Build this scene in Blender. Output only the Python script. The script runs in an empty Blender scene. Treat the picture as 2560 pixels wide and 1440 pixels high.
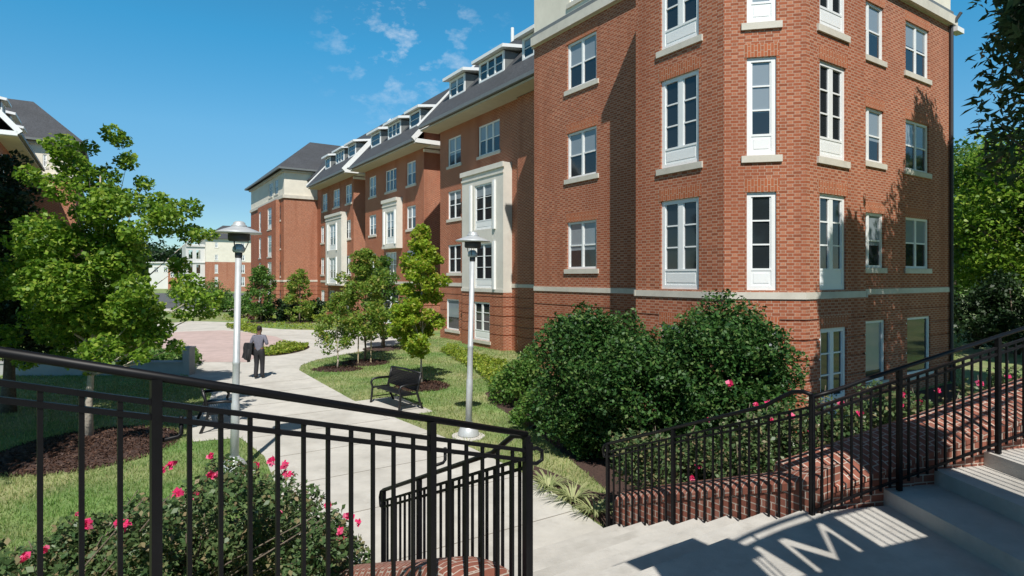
import bpy, bmesh, math, random
import numpy as np
from mathutils import Vector, Matrix

R = math.radians
scene = bpy.context.scene
col = scene.collection
rng = np.random.default_rng(11)
random.seed(5)

# ------------------------------------------------------------------ camera
F, CX, HY = 1500.0, 1280.0, 692.0          # focal length in photo pixels, centre column, horizon row
cam_d = bpy.data.cameras.new("camera")
cam = bpy.data.objects.new("camera", cam_d)
col.objects.link(cam)
cam.location = (0, 0, 0)
cam.rotation_euler = (R(90), 0, 0)
cam_d.sensor_width = 36
cam_d.lens = F / 2560 * 36
cam_d.shift_y = -(720 - HY) / 2560
cam_d.clip_start = 0.05
cam_d.clip_end = 3000
scene.camera = cam

# ------------------------------------------------------------------ light
SUN_EL, SUN_AZ = R(51.5), math.atan2(0.105, -1.0)
w = bpy.data.worlds.new("World")
scene.world = w
w.use_nodes = True
nt = w.node_tree
bg = nt.nodes["Background"]
sky = nt.nodes.new("ShaderNodeTexSky")
sky.sky_type = 'NISHITA'
sky.sun_disc = False
sky.sun_elevation = SUN_EL
sky.sun_rotation = SUN_AZ
sky.altitude = 100
sky.air_density = 1.0
sky.dust_density = 0.0
sky.ozone_density = 3.0
bg.inputs[1].default_value = 0.098
tc = nt.nodes.new("ShaderNodeTexCoord")
mp = nt.nodes.new("ShaderNodeMapping")
mp.inputs['Scale'].default_value = (9, 9, 16)
nz = nt.nodes.new("ShaderNodeTexNoise")
nz.inputs['Scale'].default_value = 2.3
nz.inputs['Detail'].default_value = 9
nz.inputs['Roughness'].default_value = 0.62
rp = nt.nodes.new("ShaderNodeValToRGB")
rp.color_ramp.elements[0].position = 0.53
rp.color_ramp.elements[1].position = 0.80
cd = nt.nodes.new("ShaderNodeVectorMath"); cd.operation = 'DISTANCE'
cv = Vector(((1020 - CX) / F, 1, (HY - 85) / F)).normalized()
cd.inputs[1].default_value = cv
cm = nt.nodes.new("ShaderNodeMapRange")
cm.inputs['From Min'].default_value = 0.03
cm.inputs['From Max'].default_value = 0.17
cm.inputs['To Min'].default_value = 0.62
cm.inputs['To Max'].default_value = 0.0
mul = nt.nodes.new("ShaderNodeMath"); mul.operation = 'MULTIPLY'
mix = nt.nodes.new("ShaderNodeMix"); mix.data_type = 'RGBA'
mix.inputs['B'].default_value = (8.6, 8.9, 9.4, 1)
nt.links.new(tc.outputs['Generated'], mp.inputs['Vector'])
nt.links.new(mp.outputs[0], nz.inputs['Vector'])
nt.links.new(nz.outputs[0], rp.inputs[0])
nt.links.new(tc.outputs['Generated'], cd.inputs[0])
nt.links.new(cd.outputs['Value'], cm.inputs['Value'])
nt.links.new(rp.outputs[0], mul.inputs[0])
nt.links.new(cm.outputs[0], mul.inputs[1])
nt.links.new(mul.outputs[0], mix.inputs['Factor'])
tint = nt.nodes.new("ShaderNodeMix"); tint.data_type = 'RGBA'; tint.blend_type = 'MULTIPLY'; tint.inputs['Factor'].default_value = 1
szx = nt.nodes.new("ShaderNodeSeparateXYZ"); nt.links.new(tc.outputs['Generated'], szx.inputs[0])
tr_ = nt.nodes.new("ShaderNodeValToRGB"); te = tr_.color_ramp.elements      # how the clear air's blue deepens with height
te[0].position = 0; te[0].color = (.72, .86, .92, 1); te[1].position = 1; te[1].color = (.50, .52, .48, 1)
for p_, c_ in ((.12, (.60, .86, .95)), (.22, (.63, 1.14, 1.20)), (.35, (.36, 1.28, 1.40)), (.45, (.36, 1.25, 1.36)), (.62, (.42, .52, .50))):
    e_ = te.new(p_); e_.color = (*c_, 1)
nt.links.new(szx.outputs[2], tr_.inputs[0]); nt.links.new(tr_.outputs[0], tint.inputs['B'])
nt.links.new(sky.outputs[0], tint.inputs['A'])
nt.links.new(tint.outputs['Result'], mix.inputs['A'])
nt.links.new(mix.outputs['Result'], bg.inputs[0])

sun_d = bpy.data.lights.new("sun", 'SUN')
sun = bpy.data.objects.new("sun", sun_d)
col.objects.link(sun)
sun_d.energy = 4.9
sun_d.angle = R(0.5)
sun_d.color = (1.0, 0.955, 0.885)
LT = Vector((-0.105, 1.0, 0)).normalized() * math.cos(SUN_EL) + Vector((0, 0, -math.sin(SUN_EL)))   # light travels this way
sun.rotation_euler = LT.to_track_quat('-Z', 'Y').to_euler()
sun.location = (5, -20, 40)

scene.view_settings.view_transform = 'Standard'
scene.view_settings.look = 'None'
scene.view_settings.exposure = 0.17
scene.view_settings.gamma = 1
scene.cycles.max_bounces = 6
scene.cycles.transparent_max_bounces = 4

# ------------------------------------------------------------------ frames of reference
TH = math.atan((CX - 283) / F)
dL = Vector((-math.sin(TH), math.cos(TH), 0))      # along the long brick front, away from the viewer
dR = Vector((math.cos(TH), math.sin(TH), 0))       # into the brick hall
GZ = -3.5                                          # ground below the eye
def W(a, b, z=0.0): return dL * a + dR * b + Vector((0, 0, z))
def G(u, v, z=GZ):                                 # a point on a level z
    y = F * (-z) / (v - HY)
    return Vector(((u - CX) / F * y, y, z))
def at(u, v, y): return Vector(((u - CX) / F * y, y, (HY - v) / F * y))
def su(p0, p1, u):                                 # distance along a wall line where column u meets it
    d = (p1 - p0); L = d.length; d = d / L
    k = (u - CX) / F
    return (k * p0.y - p0.x) / (d.x - k * d.y)

# ------------------------------------------------------------------ materials
M = {}
def new_mat(name):
    m = bpy.data.materials.new(name); m.use_nodes = True
    M[name] = m
    return m, m.node_tree, m.node_tree.nodes["Principled BSDF"]
def plain(name, c, rough=0.6, var=0.12, scale=6.0, metal=0.0, spec=0.5, bump=0.0, bscale=40.0, stain=0.0):
    m, t, b = new_mat(name)
    b.inputs['Roughness'].default_value = rough
    b.inputs['Metallic'].default_value = metal
    b.inputs['Specular IOR Level'].default_value = spec
    g = t.nodes.new("ShaderNodeNewGeometry")
    n = t.nodes.new("ShaderNodeTexNoise")
    n.inputs['Scale'].default_value = scale; n.inputs['Detail'].default_value = 6; n.inputs['Roughness'].default_value = .65
    r = t.nodes.new("ShaderNodeValToRGB")
    r.color_ramp.elements[0].position = .3; r.color_ramp.elements[1].position = .7
    r.color_ramp.elements[0].color = (*[x * (1 - var) for x in c], 1)
    r.color_ramp.elements[1].color = (*[min(1, x * (1 + var)) for x in c], 1)
    t.links.new(g.outputs['Position'], n.inputs['Vector'])
    t.links.new(n.outputs[0], r.inputs[0]); t.links.new(r.outputs[0], b.inputs['Base Color'])
    if stain:                                        # blotches, drips and small dark spots that belong to the surface
        src = r.outputs[0]
        for sc_, lo, hi, amt in ((.55, .42, .66, stain), (3.3, .55, .72, stain*.7), (38, .66, .72, stain*.9)):
            nb = t.nodes.new("ShaderNodeTexNoise"); nb.inputs['Scale'].default_value = sc_; nb.inputs['Detail'].default_value = 5; nb.inputs['Roughness'].default_value = .7
            rb = t.nodes.new("ShaderNodeMapRange"); rb.inputs['From Min'].default_value = lo; rb.inputs['From Max'].default_value = hi; rb.inputs['To Max'].default_value = amt
            mx = t.nodes.new("ShaderNodeMix"); mx.data_type = 'RGBA'; mx.inputs['B'].default_value = (c[0]*.42, c[1]*.40, c[2]*.36, 1)
            t.links.new(g.outputs['Position'], nb.inputs['Vector']); t.links.new(nb.outputs[0], rb.inputs['Value']); t.links.new(rb.outputs[0], mx.inputs['Factor'])
            t.links.new(src, mx.inputs['A']); src = mx.outputs['Result']
        t.links.new(src, b.inputs['Base Color'])
    if bump:
        n2 = t.nodes.new("ShaderNodeTexNoise"); n2.inputs['Scale'].default_value = bscale; n2.inputs['Detail'].default_value = 4
        bu = t.nodes.new("ShaderNodeBump"); bu.inputs['Strength'].default_value = bump; bu.inputs['Distance'].default_value = .02
        t.links.new(g.outputs['Position'], n2.inputs['Vector'])
        t.links.new(n2.outputs[0], bu.inputs['Height']); t.links.new(bu.outputs[0], b.inputs['Normal'])
    return m

def brick(name, cs, ch, cmort, swap=False, dark=0.5, bump=.5, ch_=.070):
    """Flemish bond from the UV map in metres: long bricks and short bricks take turns in each course."""
    m, t, b = new_mat(name)
    b.inputs['Roughness'].default_value = .85
    b.inputs['Specular IOR Level'].default_value = .25
    N = t.nodes
    def ma(op, a, c=None, d=None):
        n = N.new("ShaderNodeMath"); n.operation = op
        for i, x in enumerate((a, c, d)):
            if x is None: continue
            if isinstance(x, (int, float)): n.inputs[i].default_value = x
            else: t.links.new(x, n.inputs[i])
        return n.outputs[0]
    uv = N.new("ShaderNodeUVMap"); sp = N.new("ShaderNodeSeparateXYZ")
    t.links.new(uv.outputs[0], sp.inputs[0])
    u, v = (sp.outputs[1], sp.outputs[0]) if swap else (sp.outputs[0], sp.outputs[1])
    v1 = ma('DIVIDE', v, ch_)
    row = ma('FLOOR', v1); fv = ma('FRACT', v1)
    par = ma('MULTIPLY', ma('MODULO', row, 2.0), .5)
    u1 = ma('ADD', ma('DIVIDE', u, ch_*4.2), ma('ABSOLUTE', par))
    fu = ma('FRACT', u1)
    head = ma('GREATER_THAN', fu, .667)
    e1 = ma('LESS_THAN', fu, .04)
    e2 = ma('LESS_THAN', ma('ABSOLUTE', ma('SUBTRACT', fu, .667)), .02)
    e3 = ma('LESS_THAN', fv, .15)
    mort = ma('MAXIMUM', ma('MAXIMUM', e1, e2), e3)
    cid = N.new("ShaderNodeCombineXYZ")
    t.links.new(ma('ADD', ma('MULTIPLY', ma('FLOOR', u1), 2.0), head), cid.inputs[0]); t.links.new(row, cid.inputs[1])
    wn = N.new("ShaderNodeTexWhiteNoise"); wn.noise_dimensions = '2D'; t.links.new(cid.outputs[0], wn.inputs['Vector'])
    def mixc(f, a, c):
        x = N.new("ShaderNodeMix"); x.data_type = 'RGBA'
        if isinstance(f, float): x.inputs['Factor'].default_value = f
        else: t.links.new(f, x.inputs['Factor'])
        for s, y in (('A', a), ('B', c)):
            if isinstance(y, tuple): x.inputs[s].default_value = (*y, 1)
            else: t.links.new(y, x.inputs[s])
        return x.outputs['Result']
    base = mixc(head, cs, ch)
    base = mixc(ma('MULTIPLY', ma('POWER', wn.outputs['Value'], 2.0), dark), base, tuple(x * .45 for x in cs))
    g = N.new("ShaderNodeNewGeometry"); nn = N.new("ShaderNodeTexNoise")
    nn.inputs['Scale'].default_value = .45; nn.inputs['Detail'].default_value = 7; nn.inputs['Roughness'].default_value = .7
    t.links.new(g.outputs['Position'], nn.inputs['Vector'])
    base = mixc(ma('MULTIPLY', ma('GREATER_THAN', nn.outputs[0], -1.0), ma('MULTIPLY', ma('POWER', nn.outputs[0], 2.2), 2.0)), base, tuple(x * .72 for x in cs))
    mpv = N.new("ShaderNodeMapping"); mpv.inputs['Scale'].default_value = (1.5, 1.5, .13)
    ns2 = N.new("ShaderNodeTexNoise"); ns2.inputs['Scale'].default_value = 1.0; ns2.inputs['Detail'].default_value = 6
    t.links.new(g.outputs['Position'], mpv.inputs['Vector']); t.links.new(mpv.outputs[0], ns2.inputs['Vector'])
    mrs = N.new("ShaderNodeMapRange"); mrs.inputs['From Min'].default_value = .50; mrs.inputs['From Max'].default_value = .75; mrs.inputs['To Max'].default_value = .45
    t.links.new(ns2.outputs[0], mrs.inputs['Value'])
    c = mixc(mort, base, cmort)
    c = mixc(mrs.outputs[0], c, tuple(x * .55 for x in cs))
    t.links.new(c, b.inputs['Base Color'])
    bu = N.new("ShaderNodeBump"); bu.inputs['Strength'].default_value = bump; bu.inputs['Distance'].default_value = .012
    hh = ma('ADD', ma('SUBTRACT', 1.0, mort), ma('MULTIPLY', wn.outputs['Value'], .5))
    t.links.new(hh, bu.inputs['Height']); t.links.new(bu.outputs[0], b.inputs['Normal'])
    return m

def leaf_mat(name, c1, c2, c3=None, rough=.5, trans=.3, spec=.4):
    m, t, b = new_mat(name)
    g = t.nodes.new("ShaderNodeNewGeometry")
    r = t.nodes.new("ShaderNodeValToRGB")
    e = r.color_ramp.elements
    e[0].color = (*c1, 1); e[1].color = (*c2, 1); e[1].position = .75
    if c3:
        x = e.new(.97); x.color = (*c3, 1)
    b.inputs['Roughness'].default_value = rough
    b.inputs['Specular IOR Level'].default_value = spec
    t.links.new(g.outputs['Random Per Island'], r.inputs[0])
    t.links.new(r.outputs[0], b.inputs['Base Color'])
    tr = t.nodes.new("ShaderNodeBsdfTranslucent")
    mx = t.nodes.new("ShaderNodeMixShader"); mx.inputs[0].default_value = trans
    hs = t.nodes.new("ShaderNodeHueSaturation"); hs.inputs['Value'].default_value = 1.5
    t.links.new(r.outputs[0], hs.inputs['Color']); t.links.new(hs.outputs[0], tr.inputs[0])
    out = t.nodes["Material Output"]
    t.links.new(b.outputs[0], mx.inputs[1]); t.links.new(tr.outputs[0], mx.inputs[2]); t.links.new(mx.outputs[0], out.inputs[0])
    return m

brick("brick", (.41, .118, .055), (.58, .26, .15), (.50, .36, .27), dark=.7)
brick("brick_soldier", (.48, .14, .06), (.50, .15, .066), (.50, .37, .27), swap=True)
brick("garden_brick", (.34, .125, .085), (.42, .19, .14), (.52, .44, .37), dark=.75, bump=.6, ch_=.0767)
plain("stone", (.62, .58, .50), .8, .08, 3, stain=.25)
plain("cream", (.74, .69, .58), .85, .06, 1.5, stain=.12)
plain("bay_stone", (.66, .63, .56), .8, .06, 2, stain=.14)
plain("white_paint", (.80, .81, .80), .45, .03, 3)
plain("soffit", (.50, .45, .36), .8, .06, 2)
plain("slate", (.060, .063, .070), .75, .5, 9, bump=.4, bscale=14, stain=.3)
plain("flashing", (.16, .17, .17), .5, .1, 4)
plain("concrete", (.545, .522, .475), .85, .12, 1.6, bump=.15, bscale=70, stain=.30)
plain("step_concrete", (.50, .48, .44), .88, .14, 2.4, bump=.25, bscale=60, stain=.36)
plain("pink_paving", (.52, .40, .37), .85, .10, 2.5, bump=.2, bscale=30, stain=.25)
plain("low_wall", (.36, .36, .36), .85, .1, 2)
plain("mulch", (.062, .034, .026), .95, .55, 30, bump=1.0, bscale=45)
plain("lawn", (.27, .285, .125), .95, .35, 1.3, bump=.8, bscale=60)
plain("black_metal", (.0045, .0045, .0058), .45, .25, 12, spec=.22)
plain("bench_metal", (.008, .008, .010), .42, .25, 12, spec=.5)
plain("lamp_metal", (.50, .52, .53), .45, .08, 10, metal=.25)
plain("lamp_dark", (.05, .05, .055), .5, .1, 10)
plain("bark", (.16, .125, .095), .95, .4, 18, bump=.8, bscale=30)
plain("pale_bark", (.46, .40, .33), .9, .35, 9, bump=.5, bscale=20)
plain("stake", (.42, .34, .22), .85, .2, 10)
plain("asphalt", (.10, .10, .10), .9, .2, 5)
plain("skin", (.16, .085, .055), .55, .05, 10)
plain("shirt", (.155, .155, .20), .8, .15, 20)
plain("trousers", (.017, .017, .021), .75, .2, 20)
plain("jacket_cloth", (.010, .010, .012), .8, .2, 20)
plain("hair", (.010, .008, .007), .7, .2, 40)
plain("leather", (.012, .010, .009), .4, .2, 20)
plain("belt", (.02, .015, .012), .5, .2, 20)
plain("far_white", (.62, .61, .58), .8, .08, .3)
leaf_mat("bright_leaf", (.050, .135, .012), (.22, .36, .036), (.34, .42, .065), trans=.40)
leaf_mat("lime_leaf", (.16, .29, .02), (.34, .43, .04), (.40, .34, .06), trans=.42)
leaf_mat("olive_leaf", (.11, .21, .028), (.22, .32, .05), (.34, .29, .07), trans=.40)
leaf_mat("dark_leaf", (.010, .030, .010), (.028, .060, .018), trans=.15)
leaf_mat("holly_leaf", (.014, .052, .012), (.050, .125, .024), (.11, .17, .045), rough=.5, trans=.16, spec=.28)
leaf_mat("rose_leaf", (.045, .095, .032), (.11, .165, .06), (.26, .20, .11), rough=.42, trans=.2)
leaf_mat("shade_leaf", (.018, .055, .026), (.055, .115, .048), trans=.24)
leaf_mat("mid_leaf", (.045, .125, .022), (.125, .24, .042), (.19, .25, .06), trans=.34)
leaf_mat("cover_leaf", (.12, .20, .02), (.25, .32, .035), (.35, .36, .06), trans=.3)
leaf_mat("pale_blade", (.20, .26, .10), (.42, .44, .22), trans=.3)
leaf_mat("grass_blade", (.17, .25, .07), (.32, .35, .14), (.48, .42, .22), trans=.35)
leaf_mat("pink_petal", (.62, .025, .12), (.80, .05, .20), (.85, .20, .35), rough=.5, trans=.25)
leaf_mat("purple_leaf", (.05, .018, .016), (.12, .05, .03), trans=.2)

def patchy(name, tintc, scale=.45):                   # greener and drier patches across the lawn
    t = M[name].node_tree; b = t.nodes["Principled BSDF"]; src = b.inputs['Base Color'].links[0].from_socket
    g = t.nodes.new("ShaderNodeNewGeometry"); n = t.nodes.new("ShaderNodeTexNoise"); n.inputs['Scale'].default_value = scale; n.inputs['Detail'].default_value = 5
    r = t.nodes.new("ShaderNodeMapRange"); r.inputs['From Min'].default_value = .38; r.inputs['From Max'].default_value = .62
    m = t.nodes.new("ShaderNodeMix"); m.data_type = 'RGBA'; m.blend_type = 'MULTIPLY'; m.inputs['B'].default_value = (*tintc, 1)
    t.links.new(g.outputs['Position'], n.inputs['Vector']); t.links.new(n.outputs[0], r.inputs['Value']); t.links.new(r.outputs[0], m.inputs['Factor'])
    t.links.new(src, m.inputs['A']); t.links.new(m.outputs['Result'], b.inputs['Base Color'])
patchy("grass_blade", (.52, .80, .50)); patchy("lawn", (.52, .80, .50))
leaf_mat("bark_chip", (.035, .018, .013), (.085, .045, .032), (.14, .085, .06), trans=0.0, spec=.2)
def glass_mat(name, c, rough=.06, spec=1.0, wavy=.03):
    m, t, b = new_mat(name)
    b.inputs['Base Color'].default_value = (*c, 1)
    b.inputs['Roughness'].default_value = rough
    b.inputs['IOR'].default_value = 1.5
    b.inputs['Specular IOR Level'].default_value = spec
    g = t.nodes.new("ShaderNodeNewGeometry"); n = t.nodes.new("ShaderNodeTexNoise"); n.inputs['Scale'].default_value = 1.4
    bu = t.nodes.new("ShaderNodeBump"); bu.inputs['Strength'].default_value = wavy; bu.inputs['Distance'].default_value = .1
    t.links.new(g.outputs['Position'], n.inputs['Vector']); t.links.new(n.outputs[0], bu.inputs['Height']); t.links.new(bu.outputs[0], b.inputs['Normal'])
    return m
glass_mat("glass", (.020, .025, .029), spec=.7)
glass_mat("blind_sky_glass", (.24, .28, .31), .08, spec=.7)  # blinds, with the upper sash's blue sky reflection painted into the colour
glass_mat("lens", (.35, .42, .45), .15)

# ------------------------------------------------------------------ mesh builder
class MB:
    def __init__(s): s.v = []; s.f = []; s.m = []; s.uv = []
    def poly(s, pts, m=0, uv=None):
        i = len(s.v); s.v += [Vector(p) for p in pts]
        s.f.append(list(range(i, i + len(pts)))); s.m.append(m); s.uv.append(uv)
    def obox(s, c, ex, ey, ez, m=0):                # centre and three half-edge vectors
        c, ex, ey, ez = map(Vector, (c, ex, ey, ez))
        if ex.cross(ey).dot(ez) < 0: ex = -ex
        P = lambda x, y, z: c + ex * x + ey * y + ez * z
        s.poly([P(-1,-1,-1), P(-1,1,-1), P(1,1,-1), P(1,-1,-1)], m)
        s.poly([P(-1,-1,1), P(1,-1,1), P(1,1,1), P(-1,1,1)], m)
        s.poly([P(-1,-1,-1), P(1,-1,-1), P(1,-1,1), P(-1,-1,1)], m)
        s.poly([P(1,-1,-1), P(1,1,-1), P(1,1,1), P(1,-1,1)], m)
        s.poly([P(1,1,-1), P(-1,1,-1), P(-1,1,1), P(1,1,1)], m)
        s.poly([P(-1,1,-1), P(-1,-1,-1), P(-1,-1,1), P(-1,1,1)], m)
        return s
    def box(s, x0, x1, y0, y1, z0, z1, m=0):
        return s.obox(((x0+x1)/2, (y0+y1)/2, (z0+z1)/2), ((x1-x0)/2,0,0), (0,(y1-y0)/2,0), (0,0,(z1-z0)/2), m)
    def bar(s, p, q, wd, ht, m=0, up=Vector((0,0,1))):   # rectangular bar between two points
        p, q = Vector(p), Vector(q); d = q - p; L = d.length; d = d / L
        sd = d.cross(up)
        if sd.length < 1e-4: sd = d.cross(Vector((1,0,0)))
        sd.normalize(); u2 = sd.cross(d)
        return s.obox((p+q)/2, d * L/2, sd * wd/2, u2 * ht/2, m)
    def prism(s, pts, z0, z1, m=0, mt=None):         # vertical prism on a counter-clockwise outline
        n = len(pts)
        lo = [Vector((p[0], p[1], z0)) for p in pts]; hi = [Vector((p[0], p[1], z1)) for p in pts]
        s.poly(hi, m if mt is None else mt); s.poly(lo[::-1], m)
        for i in range(n):
            j = (i+1) % n; s.poly([lo[i], lo[j], hi[j], hi[i]], m)
        return s
    def tube(s, path, r, n=8, m=0, cap=True):
        path = [Vector(p) for p in path]; rs = r if isinstance(r, (list, tuple)) else [r]*len(path)
        rings = []; prev = None
        for i, p in enumerate(path):
            d = (path[min(i+1, len(path)-1)] - path[max(i-1, 0)]).normalized()
            if prev is None:
                x = d.cross(Vector((0,0,1)))
                if x.length < .05: x = d.cross(Vector((0,1,0)))
            else: x = prev - d * prev.dot(d)
            x.normalize(); prev = x; y = d.cross(x)
            k = len(s.v)
            for j in range(n):
                a = 2*math.pi*j/n; s.v.append(p + (x*math.cos(a) + y*math.sin(a))*rs[i])
            rings.append(k)
        for a, b2 in zip(rings, rings[1:]):
            for j in range(n):
                j2 = (j+1) % n
                s.f.append([a+j, a+j2, b2+j2, b2+j]); s.m.append(m); s.uv.append(None)
        if cap:
            s.f.append([rings[0]+j for j in range(n)][::-1]); s.m.append(m); s.uv.append(None)
            s.f.append([rings[-1]+j for j in range(n)]); s.m.append(m); s.uv.append(None)
        return s
    def lathe(s, prof, c=(0,0,0), n=24, m=0):
        c = Vector(c); rings = []
        for r, z in prof:
            rings.append(len(s.v))
            for j in range(n):
                a = 2*math.pi*j/n; s.v.append(c + Vector((r*math.cos(a), r*math.sin(a), z)))
        for a, b2 in zip(rings, rings[1:]):
            for j in range(n):
                j2 = (j+1) % n; s.f.append([a+j, a+j2, b2+j2, b2+j]); s.m.append(m); s.uv.append(None)
        s.f.append([rings[0]+j for j in range(n)][::-1]); s.m.append(m); s.uv.append(None)
        s.f.append([rings[-1]+j for j in range(n)]); s.m.append(m); s.uv.append(None)
        return s
    def mesh(s, name, mats, smooth=False, org=Vector((0,0,0))):
        me = bpy.data.meshes.new(name)
        me.from_pydata([tuple(p - org) for p in s.v], [], s.f)
        for x in (mats if isinstance(mats, (list, tuple)) else [mats]): me.materials.append(M[x])
        me.polygons.foreach_set("material_index", s.m)
        uvl = me.uv_layers.new(name="UVMap"); k = 0; flat = []
        for f, uv in zip(s.f, s.uv):
            if uv: flat += [c for p in uv for c in p]; continue
            P = [s.v[i] for i in f]
            nrm = Vector((0,0,0))
            for i in range(len(P)):
                a, b2 = P[i], P[(i+1) % len(P)]
                nrm += Vector(((a.y-b2.y)*(a.z+b2.z), (a.z-b2.z)*(a.x+b2.x), (a.x-b2.x)*(a.y+b2.y)))
            if nrm.length > 0: nrm.normalize()
            if abs(nrm.z) < .7 and nrm.length > 0:
                t = Vector((-nrm.y, nrm.x, 0)).normalized()
                for p in P: flat += [t.dot(p) + 500, p.z + 100]
            else:
                for p in P: flat += [dL.dot(p) + 500, dR.dot(p) + 500]
        uvl.data.foreach_set("uv", flat)
        if smooth: me.polygons.foreach_set("use_smooth", [True]*len(s.f))
        me.update()
        return me
    def build(s, name, mats, parent=None, smooth=False):
        org = Vector((0,0,0)); q = parent
        while q: org = org + Vector(q.location); q = q.parent
        return link(name, s.mesh(name, mats, smooth, org), parent)

def link(name, me, parent=None, loc=(0,0,0), rz=0):
    o = bpy.data.objects.new(name, me); col.objects.link(o)
    o.location = loc; o.rotation_euler = (0,0,rz)
    if parent: o.parent = parent
    return o
def tag(o, label=None, cat=None, group=None, kind=None):
    if label: o['label'] = label
    if cat: o['category'] = cat
    if group: o['group'] = group
    if kind: o['kind'] = kind
    return o
def thing(name, label, cat, loc=(0,0,0), rz=0, group=None):
    o = bpy.data.objects.new(name, None); col.objects.link(o)
    o.location = loc; o.rotation_euler = (0,0,rz); o.empty_display_size = .2
    return tag(o, label, cat, group)
def copy_tree(o, parent=None):
    c = o.copy(); col.objects.link(c)
    if parent: c.parent = parent
    for ch in list(o.children): copy_tree(ch, c)
    return c

# ------------------------------------------------------------------ ground, paths, planting beds
def sheet(name, pts, z, mat, thick=0.0):
    mb = MB()
    P = [Vector((p[0], p[1], z)) for p in pts]
    area = sum(P[i].x*P[(i+1)%len(P)].y - P[(i+1)%len(P)].x*P[i].y for i in range(len(P)))
    if area < 0: P = P[::-1]
    if thick: mb.prism(P, z-thick, z)
    else: mb.poly(P)
    return tag(mb.build(name, mat), kind='structure')

sheet("ground", [(-900,-200), (900,-200), (900,1500), (-900,1500)], GZ, "lawn")

LF_top = Vector((0.10, 3.60, 0)); LF_n = 2.75
a_top, a_bot = 3.35, 5.95
LB0 = Vector((0.10, 4.16, 0)); LB0a = dL.dot(LB0); LB0b = dR.dot(LB0)     # left side of the lower flight
RB0 = Vector((2.90, 5.80, 0)); RB0b = dR.dot(RB0)
path_pts = [W(a_bot-.3, RB0b-.05), G(1330,1195), G(1180,1121), G(1000,1050), G(880,1000), G(790,950), G(748,926), G(752,914), G(790,900), G(860,886), G(920,876), G(985,864), G(1010,852),
            G(1000,838), G(900,828), G(830,826), G(760,825), G(700,823), G(640,818), G(600,806), G(480,803), G(380,812), G(430,850), G(468,880), G(470,940), G(530,985), G(515,1020), G(478,1060),
            G(482,1105), G(600,1095), G(660,1140), W(a_bot+1.6, LB0b-.4), W(a_bot-.3, LB0b-.1)]
path = sheet("path", path_pts, GZ+.008, "concrete")
pink_pts = [G(440,905), G(620,906), G(655,882), G(662,868), G(700,864), G(735,862), G(690,842), G(640,834), G(560,826), G(440,830), G(380,850)]
sheet("paving", pink_pts, GZ+.013, "pink_paving")
jm = MB()                                            # saw-cut joints across the concrete path
for k in range(9):
    aa = a_bot + 1.0 + k*1.75
    c0 = [b for b in np.linspace(-8, 9, 200)]
    def inside(p):
        c = False; n = len(path_pts)
        for i in range(n):
            A, B = path_pts[i], path_pts[(i+1) % n]
            if (A.y > p.y) != (B.y > p.y) and p.x < (B.x-A.x)*(p.y-A.y)/(B.y-A.y)+A.x: c = not c
        return c
    bs = [b for b in c0 if inside(W(aa, b))]
    if len(bs) > 3:
        jm.bar(W(aa, bs[1], GZ+.009), W(aa, bs[-2], GZ+.009), .018, .006)
plain("joint", (.24, .22, .19), .95, .1, 5)
tag(jm.build("path_joint", "joint"), kind='structure')
sheet("road", [(-75, 66), (-22, 66), (-34, 96), (-40, 128), (-110, 128), (-110, 70)], GZ+.012, "asphalt")
sheet("pavement", [(-75, 58), (-24.5, 62), (-22, 65.9), (-75, 65.9)], GZ+.011, "concrete")
far_lawn = [G(555,800), G(600,806), G(640,818), G(700,823), G(760,825), G(830,826), G(850,812), G(840,790), G(560,786)]

def ellipse(c, rx, ry, n=28, rot=0.0, wob=.05):
    return [Vector((c[0] + math.cos(t)*rx*(1+wob*math.sin(3*t+c[0])), c[1] + math.sin(t)*ry*(1+wob*math.cos(2*t+c[1])), 0)) for t in np.linspace(0, 2*math.pi, n, endpoint=False)]
def mulch_bed(c, rx, ry, h=.06, label=None):
    mb = MB(); rings = []
    for f, z in ((1.0, .004), (.8, h*.6), (.4, h), (.0, h*1.05)):
        rings.append([Vector((c[0]+(p.x-c[0])*f, c[1]+(p.y-c[1])*f, GZ+z)) for p in ellipse(c, rx, ry)])
    for A, B in zip(rings, rings[1:]):
        for i in range(len(A)):
            j = (i+1) % len(A); mb.poly([A[i], A[j], B[j], B[i]])
    return tag(mb.build("mulch_bed", "mulch", smooth=True), kind='structure')

# ------------------------------------------------------------------ leaves
def leaf_mesh(name, pts, size, mat, up=.35, aspect=.55, jitter=.35, nrm=None, extra_mat=None):
    n = len(pts)
    d = rng.normal(size=(n,3)); d[:,2] = d[:,2]*.7 - .15
    d /= np.linalg.norm(d, axis=1)[:,None]
    q = rng.normal(size=(n,3)); q[:,2] += up*3
    s = np.cross(d, q); s /= np.linalg.norm(s, axis=1)[:,None] + 1e-9
    nn = np.cross(s, d)
    L = size*(1 + jitter*rng.uniform(-1, 1, n))[:,None]
    V = np.empty((n,4,3))
    V[:,0] = pts - d*L*.5; V[:,2] = pts + d*L*.5
    V[:,1] = pts + s*L*aspect*.5 + nn*L*.10 - d*L*.08; V[:,3] = pts - s*L*aspect*.5 + nn*L*.10 - d*L*.08
    me = bpy.data.meshes.new(name)
    me.vertices.add(n*4); me.vertices.foreach_set("co", V.reshape(-1))
    me.loops.add(n*4); me.loops.foreach_set("vertex_index", np.arange(n*4, dtype=np.int32))
    me.polygons.add(n); me.polygons.foreach_set("loop_start", np.arange(0, n*4, 4, dtype=np.int32))
    me.materials.append(M[mat]); me.update(calc_edges=True)
    return me
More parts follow.
